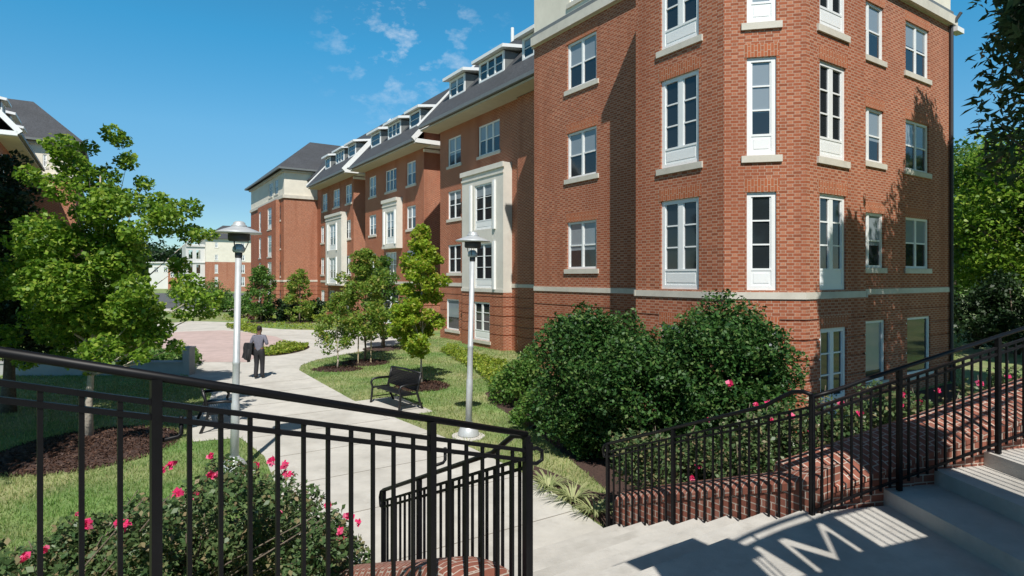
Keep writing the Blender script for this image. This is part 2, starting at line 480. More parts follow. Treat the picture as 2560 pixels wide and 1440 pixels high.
def clump_points(centres, n, flat=.75, fill=.75):
    """leaf positions spread through a set of clumps (x, y, z, radius); denser near each clump's skin"""
    C = np.array(centres, float); wts = C[:,3]**2.2; wts /= wts.sum()
    idx = rng.choice(len(C), n, p=wts)
    d = rng.normal(size=(n,3)); d /= np.linalg.norm(d, axis=1)[:,None]
    r = rng.uniform(0, 1, n)**(1/3*fill)
    # a knobbly skin
    r *= 1 + .22*np.sin(d[:,0]*7+idx) * np.cos(d[:,2]*6+idx*2.1)
    P = C[idx,:3] + d*(r*C[idx,3])[:,None]*np.array([1,1,flat])
    return P
def part_mesh(name, me, parent):                    # world-space mesh under a thing with no rotation
    org = Vector(parent.location)
    co = np.empty(len(me.vertices)*3); me.vertices.foreach_get("co", co)
    co = co.reshape(-1,3) - np.array(org); me.vertices.foreach_set("co", co.reshape(-1)); me.update()
    return link(name, me, parent)
def trunk_mb(base, top, r0, r1, limbs, lean=.0, n=9):
    mb = MB(); base, top = Vector(base), Vector(top); k = 7
    path = [base.lerp(top, i/k) + Vector((math.sin(i*1.7+base.x)*.03, math.cos(i*1.3+base.y)*.03, 0))*(i > 0) for i in range(k+1)]
    rs = [r0 + (r1-r0)*(i/k)**.8 for i in range(k+1)]; rs[0] *= 1.25
    mb.tube(path, rs, n)
    for c in limbs:
        c = Vector(c[:3]); f = max(.25, min(.97, (c.z - base.z)/(top.z-base.z+1e-6)*.62))
        i = f*k; p = path[int(i)].lerp(path[min(k, int(i)+1)], i-int(i)); rr = (r0+(r1-r0)*f)*.5
        mid = p.lerp(c, .5) + Vector((random.uniform(-.08,.08), random.uniform(-.08,.08), -.04*(c-p).length))
        mb.tube([p, mid, c], [rr, rr*.6, rr*.18], 5)
    return mb
def tree(name, label, base, clumps, n, size, mat, r0, bark="bark", aspect=.6, group=None, cat="tree", flat=.8, top=None, limbs=18, crown_name="crown", trunk=True):
    t = thing(name, label, cat, base, 0, group)
    C = [tuple(c) for c in clumps]
    cz = max(C, key=lambda c: c[2])
    tp = top or (base[0]*.4+cz[0]*.6, base[1]*.4+cz[1]*.6, cz[2])
    if trunk:
        lm = random.sample(C, min(limbs, len(C)))
        trunk_mb(base, tp, r0, r0*.15, lm).build("trunk", bark, t, smooth=True)
    part_mesh(crown_name, leaf_mesh(crown_name, clump_points(C, n, flat), size, mat, aspect=aspect), t)
    return t
def px_clumps(lst, y, spread, dup=2, zmin=GZ+.3):
    """clumps listed as column, row and radius in the photo, set at distance y with real depth"""
    out = []
    for (u, v, r) in lst:
        for k in range(dup):
            yy = y + (random.uniform(-spread, spread) if k or dup > 1 else 0)
            p = at(u, v, y); rad = r/F*y
            out.append((p.x + random.uniform(-.3,.3)*rad, yy, p.z + random.uniform(-.2,.2)*rad, rad*random.uniform(.75, 1.05)))
    return out
def blob_clumps(c, rx, ry, rz, n, r, low=-.8):
    out = []
    while len(out) < n:
        d = np.array([random.gauss(0,1) for _ in range(3)]); d /= np.linalg.norm(d)
        if d[2] < low: continue
        f = random.uniform(.35, 1)**.5
        out.append((c[0]+d[0]*rx*f, c[1]+d[1]*ry*f, c[2]+d[2]*rz*f, r*random.uniform(.7, 1.25)))
    return out

# ------------------------------------------------------------------ walls and windows
def frame_of(p0, p1):
    d = p1 - p0; L = d.length; d = d / L
    return d, L, Vector((d.y, -d.x, 0))              # seen from outside p0 is on the left
def wall(mb, p0, p1, z0, z1, ops=(), grooves=(), m=0, rev=.11):
    d, L, n = frame_of(p0, p1)
    xs = sorted({0.0, L} | {o[0] for o in ops} | {o[1] for o in ops})
    zs = {z0, z1} | {o[2] for o in ops} | {o[3] for o in ops}
    for g in grooves: zs |= {g-.022, g+.022}
    zs = sorted(z for z in zs if z0-1e-6 <= z <= z1+1e-6)
    def depth(i, k):
        x = (xs[i]+xs[i+1])/2; z = (zs[k]+zs[k+1])/2
        for o in ops:
            if o[0] < x < o[1] and o[2] < z < o[3]: return -1
        for g in grooves:
            if abs(z-g) < .021: return .035
        return 0
    P = lambda x, z, dp: p0 + d*x - n*dp + Vector((0,0,z))
    nx, nz = len(xs)-1, len(zs)-1
    D = [[depth(i,k) for k in range(nz)] for i in range(nx)]
    val = lambda q: rev if q < 0 else q
    for i in range(nx):
        for k in range(nz):
            q = D[i][k]
            if q >= 0: mb.poly([P(xs[i],zs[k],q), P(xs[i+1],zs[k],q), P(xs[i+1],zs[k+1],q), P(xs[i],zs[k+1],q)], m)
            if i+1 < nx and D[i+1][k] != q:
                a, b2 = val(q), val(D[i+1][k]); x = xs[i+1]
                mb.poly([P(x,zs[k],a), P(x,zs[k],b2), P(x,zs[k+1],b2), P(x,zs[k+1],a)], m)
            if k+1 < nz and D[i][k+1] != q:
                a, b2 = val(q), val(D[i][k+1]); z = zs[k+1]
                mb.poly([P(xs[i],z,a), P(xs[i+1],z,a), P(xs[i+1],z,b2), P(xs[i],z,b2)], m)
_wc = {}
def window_meshes(wd, h, cols, rows, panel, border, mull, munt, blind):
    key = tuple(round(x, 2) for x in (wd, h, cols, rows, panel, border, mull, munt, blind))
    if key in _wc: return _wc[key]
    f = MB(); b = border
    f.box(0, b, .045, .112, 0, h); f.box(wd-b, wd, .045, .112, 0, h)
    f.box(b, wd-b, .045, .112, h-b, h); f.box(b, wd-b, .045, .112, 0, b)
    zb = b
    if panel:
        f.box(b, wd-b, .060, .110, b, panel); f.box(b+.05, wd-b-.05, .052, .066, b+.06, panel-.06)
        f.box(b, wd-b, .048, .110, panel, panel+.05); zb = panel + .05
    for i in range(1, cols):
        x = b + (wd-2*b)*i/cols; f.box(x-mull/2, x+mull/2, .052, .108, zb, h-b)
    segs = [(b + (wd-2*b)*i/cols + (mull/2 if i else 0), b + (wd-2*b)*(i+1)/cols - (mull/2 if i+1 < cols else 0)) for i in range(cols)]
    for (xa, xb) in segs:
        f.box(xa, xa+.03, .066, .106, zb, h-b); f.box(xb-.03, xb, .066, .106, zb, h-b)
        for k in range(1, rows):
            z = zb + (h-b-zb)*k/rows; f.box(xa+.03, xb-.03, .062, .104, z-munt/2, z+munt/2)
    p = MB(); y = .088; x0, x1 = b*.8, wd-b*.8; zt = h-b*.8; zs = zb + (zt-zb)*(1-blind)
    if blind < 1: p.poly([(x0,y,zb-.02), (x1,y,zb-.02), (x1,y,zs), (x0,y,zs)], 0)
    if blind > 0: p.poly([(x0,y,zs), (x1,y,zs), (x1,y,zt), (x0,y,zt)], 1)
    s = MB().box(-.12, wd+.12, -.05, .10, -.155, -.003)
    l = MB().box(-.06, wd+.06, -.006, .10, h+.003, h+.30)
    r = (f.mesh("window", "white_paint"), p.mesh("pane", ["glass", "blind_sky_glass"]), s.mesh("sill", "stone"), l.mesh("lintel", "brick_soldier"))
    _wc[key] = r
    return r
wrand = random.Random(3)
def add_window(parent, p0, p1, s0, s1, zb, zt, cols=2, rows=2, panel=0, border=.07, mull=.075, munt=.045, blind=None, sill=True, lintel=False, name="window"):
    d, L, n = frame_of(p0, p1)
    if blind is None: blind = wrand.choice([0, .3, .5, .5, .5, .5, .7, .62])
    fm, pm, sm, lm = window_meshes(s1-s0, zt-zb, cols, rows, panel, border, mull, munt, blind)
    loc = p0 + d*s0 + Vector((0,0,zb)) - Vector(parent.location)
    o = link(name, fm, parent, loc, math.atan2(d.y, d.x))
    link("pane", pm, o)
    if sill: link("sill", sm, o)
    if lintel: link("lintel", lm, o)
    return o
def uspan(p0, p1, ua, ub): return su(p0, p1, ua), su(p0, p1, ub)
def strip(mb, p0, p1, z0, z1, proud, back=.0, e0=0.0, e1=0.0, m=0):
    """a moulding along a wall line"""
    d, L, n = frame_of(p0, p1)
    a, b2 = p0 - d*e0, p1 + d*e1
    mb.obox((a+b2)/2 + n*(proud-back)/2 + Vector((0,0,(z0+z1)/2)), (b2-a)/2, n*(proud+back)/2, (0,0,(z1-z0)/2), m)
GR = (-.97, -1.42, -1.87, -2.32, -2.77)
ROWS = ((6.25, 7.80), (3.27, 4.80), (.26, 1.82))      # window bottoms and tops from the top floor down

hall = thing("residence_hall", "long red brick residence hall with corner bay, dormers and stepped wings right of the path", "building", W(16, 15, GZ))

# ---- corner block with its canted corner bay
A0, A1 = W(17.7, 12.73), W(11.42, 12.73)
B1, B2, B3, B4 = W(11.42, 11.53), W(8.67, 11.53), W(7.45, 12.75), W(7.45, 15.36)
D0, D1 = W(8.55, 15.36), W(8.55, 23.2)
E1, E2 = W(23, 23.2), W(23, 15.6)
loop = [A0, A1, B1, B2, B3, B4, D0, D1, E1, E2, W(17.7, 15.6)]
tw = MB(); ops = {i: [] for i in range(len(loop))}; todo = []
def opening(i, ua, ub, zb, zt, **kw):
    p0, p1 = loop[i], loop[(i+1) % len(loop)]
    s0, s1 = uspan(p0, p1, ua, ub) if ub > 50 else (ua, ub)
    ops[i].append((s0, s1, zb, zt)); todo.append((p0, p1, s0, s1, zb, zt, kw))
for k, (zb, zt) in enumerate(ROWS): opening(0, 1418, 1491, zb, zt, lintel=True, blind=(.5, .5, .62)[k])
opening(0, 1418, 1491, -2.75, -1.25, rows=2)
FR = dict(rows=3, panel=.44, border=.10, mull=.15, munt=.035, lintel=True)
for k, (zb, zt) in enumerate(((5.70, 7.88), (2.72, 4.93), (-.30, 1.90))):
    opening(2, 1652, 1747, zb, zt, cols=2, sill=(k < 2), blind=0 if k else .3, **FR)
    opening(3, 1867, 1941, zb, zt, cols=1, sill=(k < 2), blind=(1, .7, 0)[k], **FR)
    opening(4, 2049, 2115, zb, zt, cols=2, sill=(k < 2), blind=0, **FR)
opening(2, 1652, 1747, -3.2, -1.2, cols=2, blind=0, **FR)
opening(3, 1867, 1941, -3.2, -1.2, cols=1, blind=0, **FR)
opening(4, 2051, 2117, -3.25, -1.18, cols=2, blind=0, **FR)
d0w = su(D0, D1, 2322) - su(D0, D1, 2264)
s_in = su(D0, D1, 2209)
for k, (zb, zt) in enumerate(ROWS):
    opening(6, 2264, 2322, zb, zt, lintel=True, blind=(.45, .5, .5)[k])
    opening(6, max(.25, s_in - d0w), s_in, zb, zt, lintel=True, blind=(.55, .6, .6)[k])
opening(6, max(.25, s_in - d0w), s_in + .1, -3.0, -1.25, cols=1, rows=1, blind=.85)
opening(6, 2268, 2326, -3.0, -1.25, cols=1, rows=1, blind=0)
for i in range(len(loop)):
    p0, p1 = loop[i], loop[(i+1) % len(loop)]
    wall(tw, p0, p1, GZ-.3, 8.3, ops[i], GR)
o = tw.build("wall", "brick", hall); o['label'] = "brick wall of the near corner block with its canted bay"
for p0, p1, s0, s1, zb, zt, kw in todo: add_window(hall, p0, p1, s0, s1, zb, zt, **kw)
bd = MB(); cn = MB(); fl = MB()
ext = {0:(0,0), 1:(0,.045), 2:(.045,.02), 3:(.02,.02), 4:(.02,.045), 5:(.045,0), 6:(0,.045), 7:(.045,.045), 8:(.045,.045), 9:(.045,0), 10:(0,.0)}
for i in range(len(loop)):
    p0, p1 = loop[i], loop[(i+1) % len(loop)]
    strip(bd, p0, p1, -.50, -.345, .03 + .0015*(i % 2), .02, *[x*.9 for x in ext[i]])
bd.build("stone_band", "stone", hall)
top_loop = [W(17.7, 12.73), W(8.55, 12.73), W(8.55, 23.2), W(17.7, 23.2)]
cm_ = MB()
cops = {0: [], 1: []}; ctodo = []
for i, spans in ((0, [(1424, 1484)]), (1, [(2264, 2322)])):
    for ua, ub in spans:
        s0, s1 = uspan(top_loop[i], top_loop[i+1], ua, ub); cops[i].append((s0, s1, 9.15, 10.65)); ctodo.append((top_loop[i], top_loop[i+1], s0, s1, 9.15, 10.65))
for i in range(4):
    p0, p1 = top_loop[i], top_loop[(i+1) % 4]
    wall(cm_, p0, p1, 8.302, 11.3, cops.get(i, ()))
    strip(cn, p0, p1, 8.32, 8.62, .16 + .002*(i % 2), .02, *((.0, .14) if i == 0 else (.14, .14) if i < 3 else (.14, 0)))
    strip(fl, p0, p1, 8.625, 8.80, .07 + .002*(i % 2), .02, *((.0, .05) if i == 0 else (.05, .05) if i < 3 else (.05, 0)))
o = cm_.build("upper_wall", "cream", hall); o['label'] = "cream rendered top storey of the near corner block"
for p0, p1, s0, s1, zb, zt in ctodo: add_window(hall, p0, p1, s0, s1, zb, zt)
cn.build("cornice", "stone", hall); fl.build("flashing", "flashing", hall)
bc = MB(); bc.prism([W(11.62, 11.43), W(8.63, 11.43), W(7.35, 12.71), W(7.35, 15.5), W(8.5, 15.5), W(8.5, 12.68), W(11.62, 12.68)][::1], 8.305, 8.60)
bc.build("bay_cap", "stone", hall)
def hip_roof(a0, a1, b0, b1, z0, z1, over, ra0, ra1, rb, name="roof", parent=None, lab=None, cross=None):
    mb = MB()
    c = [W(a0-over, b0-over, z0), W(a0-over, b1+over, z0), W(a1+over, b1+over, z0), W(a1+over, b0-over, z0)]
    r0, r1 = W(ra0, rb, z1), W(ra1, rb, z1)
    if cross:                                        # ridge running back from the front instead of along it
        r0, r1 = W(ra0, cross[0], z1), W(ra0, cross[1], z1)
        mb.poly([c[0], c[1], r1, r0]); mb.poly([c[1], c[2], r1]); mb.poly([c[2], c[3], r0, r1]); mb.poly([c[3], c[0], r0])
    else:
        mb.poly([c[0], c[1], r0]); mb.poly([c[1], c[2], r1, r0]); mb.poly([c[2], c[3], r1]); mb.poly([c[3], c[0], r0, r1])
    mb.poly(c[::-1])
    o = mb.build(name, "slate", parent)
    if lab: o['label'] = lab
    tr = MB(); e = .10
    for P, Q in ((c[0], c[1]), (c[1], c[2]), (c[2], c[3]), (c[3], c[0])):
        tr.bar(P - Vector((0,0,e)), Q - Vector((0,0,e)), .14, .18)
    link_o = tr.build("gutter", "flashing", o)
    return o
hip_roof(8.55, 17.7, 12.73, 23.2, 11.42, 15.5, .3, 12.4, 13.8, 18, parent=hall, lab="slate hip roof above the near corner block")
br = MB(); br.obox(W(20.5, 19.4, 8.4), dL*2.6, dR*3.8, (0,0,.09)); br.build("roof", "slate", hall)['label'] = "flat roof behind the near corner block"
ds = MB(); ds.tube([D1 + dL*-.07 + dR*-.1 + Vector((0,0,GZ)), D1 + dL*-.07 + dR*-.1 + Vector((0,0,8.3)), D1 + dL*-.28 + dR*.05 + Vector((0,0,8.7))], .055, 8)
ds.build("downspout", "lamp_dark", hall)
gu = MB(); gu.obox(D1 - dL*.12 + dR*.16 + Vector((0,0,8.18)), dL*.12, dR*.26, (0,0,.08)); gu.build("cornice_return", "white_paint", hall)

# ---- the stepped wings
def wing(parent, a0, a1, b, sgn, wins, dorms, lab, bay=None, depth=9, verge0=True):
    """one wing: front on the line b, facing sgn*dR; a0 is the end nearer the viewer"""
    t = lambda x: b - sgn*x                          # x metres behind the front
    if sgn < 0: p0, p1 = W(a1, b), W(a0, b)
    else: p0, p1 = W(a0, b), W(a1, b)
    mb = MB(); ol = [(s0, s1, zb, zt) for (s0, s1, zb, zt, kw) in wins]
    wall(mb, p0, p1, GZ-.3, 8.45, ol, GR)
    q0, q1 = W(a0, t(depth)), W(a1, t(depth))
    if sgn < 0: wall(mb, p1, q0, GZ-.3, 8.45, (), GR); wall(mb, q0, q1, GZ-.3, 8.45); wall(mb, q1, p0, GZ-.3, 8.45, (), GR)
    else: wall(mb, q0, p0, GZ-.3, 8.45, (), GR); wall(mb, p1, q1, GZ-.3, 8.45, (), GR); wall(mb, q1, q0, GZ-.3, 8.45)
    rx, ez, rz_ = 2.9, 8.47, 13.0
    for aa in (a0, a1): mb.poly([W(aa, t(0), 8.45), W(aa, t(.0), 9.65), W(aa, t(rx), rz_-.05), W(aa, t(depth), 9.3), W(aa, t(depth), 8.45)])
    o = mb.build("wall", "brick", parent); o['label'] = "brick walls of the " + lab
    for s0, s1, zb, zt, kw in wins: add_window(parent, p0, p1, s0, s1, zb, zt, **kw)
    e0, e1 = a0 - .95, a1 + .35
    rf = MB()
    def slab(pr, x0, x1):
        P = [[W(aa, t(x), z) for x, z in pr] for aa in (x0, x1)]
        n = len(pr)
        for i in range(n):
            j = (i+1) % n; rf.poly([P[0][i], P[1][i], P[1][j], P[0][j]])
        rf.poly(P[0]); rf.poly(P[1][::-1])
    slab([(-1.1, ez), (rx, rz_), (rx, rz_+.22), (-1.22, ez+.16)], e0, e1)
    slab([(rx+.003, rz_), (depth+.9, ez+.3), (depth+1.0, ez+.45), (rx+.003, rz_+.22)], e0, e1)
    ro = rf.build("roof", "slate", parent); ro['label'] = "slate roof of the " + lab
    for aa in (e0-.03, e1+.03):
        vg = MB()
        vg.bar(W(aa, t(-1.2), ez+.10), W(aa, t(rx), rz_+.14), .06, .30)
        vg.bar(W(aa, t(rx), rz_+.14), W(aa, t(depth+.95), ez+.42), .06, .30)
        vg.build("verge", "white_paint", ro)
    so = MB(); c = W((e0+e1)/2, t(-.52), ez-.10); so.obox(c, dL*(e1-e0)/2, dR*.56, (0,0,.045)); so.build("soffit", "soffit", parent)
    cr = MB()
    for x0, x1 in ((e0, a0-.003),):
        cr.obox(W((x0+x1)/2, t(.55), ez-.10), dL*(x1-x0)/2, dR*.50, (0,0,.05))
        cr.obox(W(x0-.02, t(.15), ez+.04), dL*.04, dR*1.22, (0,0,.13)); cr.obox(W(a0-.09, t(.75), ez-.32), dL*.085, dR*.8, (0,0,.09))
    cr.build("cornice", "white_paint", parent)
    gt = MB(); gt.bar(W(e0, t(-1.17), ez+.06), W(e1, t(-1.17), ez+.06), .16, .17); gt.build("gutter", "flashing", ro)
    bnd = MB(); strip(bnd, p0, p1, -.52, -.33, .035, .02); bnd.build("stone_band", "stone", parent)
    for (x0, x1, cols) in dorms:                     # distances along the front from a0
        aA, aB = a0 + x0, a0 + x1; fx = .05
        db = MB(); zt = 10.98; bk = (zt + .1 - ez)/((rz_-ez)/(rx+1.1)) - 1.1
        z_at = lambda x: ez + .16 + (x+1.1)*(rz_-ez)/(rx+1.1)
        for aa in (aA, aB): db.poly([W(aa, t(fx), z_at(fx)-.05), W(aa, t(fx), zt), W(aa, t(bk), zt)])
        db.poly([W(aA, t(fx), z_at(fx)-.1), W(aB, t(fx), z_at(fx)-.1), W(aB, t(fx), zt), W(aA, t(fx), zt)])
        dm = db.build("dormer", "flashing", parent)
        dt = MB(); dt.poly([W(aA-.3, t(fx-.32), zt+.16), W(aB+.3, t(fx-.32), zt+.16), W(aB+.3, t(bk+.4), zt+.46), W(aA-.3, t(bk+.4), zt+.46)], 1)
        dt.bar(W(aA-.3, t(fx-.32), zt+.09), W(aB+.3, t(fx-.32), zt+.09), .05, .16)
        for aa in (aA-.3, aB+.3): dt.bar(W(aa, t(fx-.32), zt+.09), W(aa, t(bk+.3), zt+.36), .05, .16)
        dt.poly([W(aA-.3, t(fx-.30), zt+.02), W(aB+.3, t(fx-.30), zt+.02), W(aB+.3, t(bk+.2), zt+.2), W(aA-.3, t(bk+.2), zt+.2)], 0)
        dt.build("dormer_roof", ["white_paint", "slate"], dm)
        f0, f1 = (W(aB, t(fx-.115)), W(aA, t(fx-.115))) if sgn < 0 else (W(aA, t(fx-.115)), W(aB, t(fx-.115)))
        d, L, n = frame_of(f0, f1)
        fm, pm, sm, lm = window_meshes(L, zt-z_at(fx)+.0, cols, 2, 0, .13, .10, .04, wrand.choice([0, 0, .4]))
        fo = link("window_frame", fm, dm, f0 + Vector((0,0,z_at(fx))) - Vector(parent.location), math.atan2(d.y, d.x))
        po = link("pane", pm, dm, fo.location, fo.rotation_euler.z)
    return p0, p1
def stone_bay(parent, p0, p1, ua, ub, proud, z0, z1, wins, brick_below=False, door=None, lab=None):
    d, L, n = frame_of(p0, p1)
    q0, q1 = p0 + n*proud, p1 + n*proud
    s0, s1 = sorted(uspan(q0, q1, ua, ub))
    f0, f1 = q0 + d*s0, q0 + d*s1
    r0, r1 = f0 - n*(proud-.003), f1 - n*(proud-.003)
    mb = MB(); ol = []; kept = []
    for (u0, u1, zb, zt, kw) in wins:
        x0, x1 = uspan(f0, f1, u0, u1); x0 = max(.06, x0); x1 = min(s1-s0-.06, x1)
        ol.append((x0, x1, zb, zt)); kept.append((f0, f1, x0, x1, zb, zt, kw))
    bops = []
    if door:
        x0, x1 = uspan(f0, f1, door[0], door[1]); bops.append((x0, x1, door[2], door[3])); kept.append((f0, f1, x0, x1, door[2], door[3], dict(cols=2, rows=3, panel=.45, border=.09, mull=.12, munt=.03, blind=0)))
    wall(mb, f0, f1, z0, z1, ol, (), 0)
    wall(mb, r0, f0, z0, z1, (), (), 0); wall(mb, f1, r1, z0, z1, (), (), 0)
    mb.poly([f0 + Vector((0,0,z1)), f1 + Vector((0,0,z1)), r1 + Vector((0,0,z1)), r0 + Vector((0,0,z1))], 0)
    mb.poly([r0 + Vector((0,0,z0)), r1 + Vector((0,0,z0)), f1 + Vector((0,0,z0)), f0 + Vector((0,0,z0))], 0)
    strip(mb, f0, f1, z1-.24, z1-.003, .09, -.003, .08, .08); strip(mb, f0, f1, z1-.52, z1-.42, .04, -.003, .03, .03)
    strip(mb, f0, f1, z0+.003, z0+.16, .04, -.003, .03, .03)
    o = mb.build("bay", "bay_stone", parent)
    if lab: o['label'] = lab
    for (a, b2, x0, x1, zb, zt, kw) in kept[:len(ol)]:
        for xx in (x0-.30, x1+.30):
            if .10 < xx < (s1-s0)-.10:               # slim pilasters beside each window
                pl = MB(); pl.obox(a + d*xx + n*.05 + Vector((0,0,(zb+zt)/2)), d*.075, n*.05, (0,0,(zt-zb)/2+.05)); pl.build("pilaster", "white_paint", o)
    if brick_below:
        bb = MB(); wall(bb, f0, f1, GZ-.3, z0-.003, bops, GR); wall(bb, r0, f0, GZ-.3, z0-.003, (), GR); wall(bb, f1, r1, GZ-.3, z0-.003, (), GR)
        bb.build("bay_base", "brick", parent)
    for a, b2, x0, x1, zb, zt, kw in kept: add_window(parent, a, b2, x0, x1, zb, zt, **kw)

def wins_u(p0, p1, lst):
    out = []
    for (ua, ub, zb, zt, kw) in lst:
        s0, s1 = uspan(p0, p1, ua, ub); out.append((s0, s1, zb, zt, kw))
    return out
def dorm_u(a0, b, lst):
    out = []
    p0, p1 = W(a0, b), W(a0+1, b)
    for ua, ub, c in lst:
        x0, x1 = sorted(uspan(p0, p1, ua, ub)); out.append((x0, x1, c))
    return out
RW = ((6.20, 7.76), (3.22, 4.78), (.22, 1.78))
# wing nearest the corner block
p0, p1 = W(31.2, 15.75), W(18.3, 15.75)
L_ = [(1120, 1152, zb, zt, {}) for zb, zt in RW] + [(1303, 1333, zb, zt, {}) for zb, zt in RW]
L_ += [(1196, 1249, 6.20, 7.76, dict(cols=3)), (1116, 1147, -2.95, -1.25, dict(cols=1, rows=1, blind=.6)), (1299, 1331, -2.95, -1.25, dict(cols=1, rows=1, blind=0))]
wing(hall, 18.3, 31.2, 15.75, -1, wins_u(p0, p1, L_), dorm_u(18.3, 15.7, [(1122, 1160, 2), (1196, 1258, 3), (1304, 1336, 1)]), "wing beside the corner block", verge0=False)
stone_bay(hall, p0, p1, 1155, 1258, .5, -.75, 5.42, [(1186, 1229, 2.35, 4.60, dict(cols=2, rows=3, panel=.42, border=.08, mull=.10, munt=.03, sill=False, blind=.3)),
          (1186, 1229, -.55, 1.66, dict(cols=2, rows=3, panel=.42, border=.08, mull=.10, munt=.03, sill=False, blind=.1))], True, (1184, 1224, -3.15, -1.25), "two-storey pale stone window bay behind the lamp post")
# second wing
p0, p1 = W(46.2, 16.7), W(35.4, 16.7)
L_ = [(923, 940, zb, zt, {}) for zb, zt in RW] + [(1017, 1039, zb, zt, {}) for zb, zt in RW]
L_ += [(964, 991, 6.20, 7.76, dict(cols=3)), (964, 991, .0, 1.78, dict(cols=3)), (922, 940, -2.9, -1.25, {}), (1015, 1037, -2.9, -1.25, {}), (955, 996, -3.45, -1.1, dict(cols=2, rows=3, panel=.6, border=.12, mull=.2, sill=False, blind=0))]
wing(hall, 35.4, 46.2, 16.7, -1, wins_u(p0, p1, L_), dorm_u(35.4, 16.6, [(925, 948, 1), (967, 998, 3), (1021, 1047, 1)]), "second wing behind the staked trees")
stone_bay(hall, p0, p1, 956, 991, .45, 2.0, 5.5, [(965, 984, 2.35, 4.6, dict(cols=2, rows=3, panel=.42, border=.08, mull=.10, munt=.03, sill=False, blind=.6))], False, None, "one-storey pale stone window bay of the second wing")
# third wing
p0, p1 = W(57.8, 16.5), W(48.4, 16.5)
L_ = [(806, 818, 6.2, 7.76, {}), (833, 849, 6.2, 7.76, dict(cols=2)), (864, 879, 6.2, 7.76, {})] + [(862, 877, zb, zt, {}) for zb, zt in RW[1:]] + [(802.5, 810, zb, zt, {}) for zb, zt in RW[1:]]
L_ += [(803, 811, -2.9, -1.25, {}), (823, 836, -2.9, -1.25, {}), (861, 876, -2.9, -1.25, {})]
wing(hall, 48.4, 57.8, 16.5, -1, wins_u(p0, p1, L_), dorm_u(48.4, 16.4, [(811, 823, 1), (837, 857, 3), (868, 886, 1)]), "third wing toward the far block")
stone_bay(hall, p0, p1, 814, 853, .5, -.75, 5.5, [(823, 839, 2.35, 4.6, dict(cols=2, rows=3, panel=.42, border=.08, mull=.10, munt=.03, sill=False, blind=.6)),
          (823, 839, -.55, 1.66, dict(cols=2, rows=3, panel=.42, border=.08, mull=.10, munt=.03, sill=False, blind=.6))], False, None, "two-storey pale stone window bay of the third wing")
# recessed links between the wings
lk = MB(); wall(lk, W(66, 18.0), W(17.9, 18.0), GZ-.3, 10.1, (), GR); lk.build("wall", "brick", hall)['label'] = "recessed brick wall joining the wings"
lr = MB()
for x0, x1 in ((32.6, 34.35), (47.6, 48.0), (58.3, 66)):
    pr = [(17.0, 9.95), (19.6, 13.0), (19.6, 13.2), (16.9, 10.1)]
    P = [[W(aa, b, z) for b, z in pr] for aa in (x0, x1)]
    for i in range(4): lr.poly([P[0][i], P[1][i], P[1][(i+1)%4], P[0][(i+1)%4]])
    lr.poly(P[0]); lr.poly(P[1][::-1])
lr.build("roof", "slate", hall)['label'] = "slate roof over the recessed links"
vp = MB(); pv = at(1281, 101, 36); vp.tube([pv - Vector((0,0,.5)), pv + Vector((0,0,.75))], .10, 8); vp.build("vent_pipe", "white_paint", hall)

# ---- the far block
loop2 = [W(82, 14.6), W(75.5, 14.6), W(75.5, 14.2), W(66.1, 14.2), W(66.1, 14.6), W(64.3, 14.6), W(64.3, 31), W(82, 31)]
tb = MB(); o2 = {i: [] for i in range(8)}; todo = []
R2 = ((5.95, 7.5), (2.95, 4.5), (.05, 1.6), (-2.8, -1.35))
for k, (zb, zt) in enumerate(R2):
    for i, ua, ub, kw in ((4, 694.5, 701.5, {}), (2, 668.5, 678.5, dict(cols=1, rows=3, panel=.44, border=.12, lintel=False)), (2, 647, 652, dict(cols=1, rows=3, panel=.44, border=.12))):
        q0, q1 = loop2[i], loop2[i+1]; s0, s1 = uspan(q0, q1, ua, ub)
        z0_ = zb - (.75 if i == 2 and k < 3 else 0)
        o2[i].append((s0, s1, z0_, zt)); todo.append((q0, q1, s0, s1, z0_, zt, kw))
for i in range(8): wall(tb, loop2[i], loop2[(i+1)%8], GZ-.3, 8.1, o2[i], GR)
tb.build("wall", "brick", hall)['label'] = "brick walls of the far block"
for q0, q1, s0, s1, zb, zt, kw in todo: add_window(hall, q0, q1, s0, s1, zb, zt, **kw)
b2_ = MB(); c2_ = MB(); u2_ = MB()
for i in range(8): strip(b2_, loop2[i], loop2[(i+1)%8], -.52, -.33, .04, .02)
b2_.build("stone_band", "stone", hall)
rect2 = [W(82, 14.62), W(64.3, 14.62), W(64.3, 31), W(82, 31)]
uo = {0: []}
for ua, ub in ((672, 681), (686, 695)):
    s0, s1 = uspan(rect2[0], rect2[1], ua, ub); uo[0].append((s0, s1, 8.9, 10.5))
for i in range(4):
    wall(u2_, rect2[i], rect2[(i+1)%4], 8.103, 11.05, uo.get(i, ())); strip(c2_, rect2[i], rect2[(i+1)%4], 8.12, 8.45, .15, -.003, .1, .1)
    strip(c2_, rect2[i], rect2[(i+1)%4], 10.8, 11.0, .25, -.003, .2, .2)
for s0, s1, zb, zt in uo[0]: add_window(hall, rect2[0], rect2[1], s0, s1, zb, zt)
u2_.build("upper_wall", "cream", hall)['label'] = "cream rendered top storey of the far block"
c2_.build("cornice", "stone", hall)
hip_roof(64.3, 82, 14.6, 31, 11.2, 16.1, .6, 73.15, 0, 0, parent=hall, cross=(19.6, 26), lab="slate hip roof of the far block")

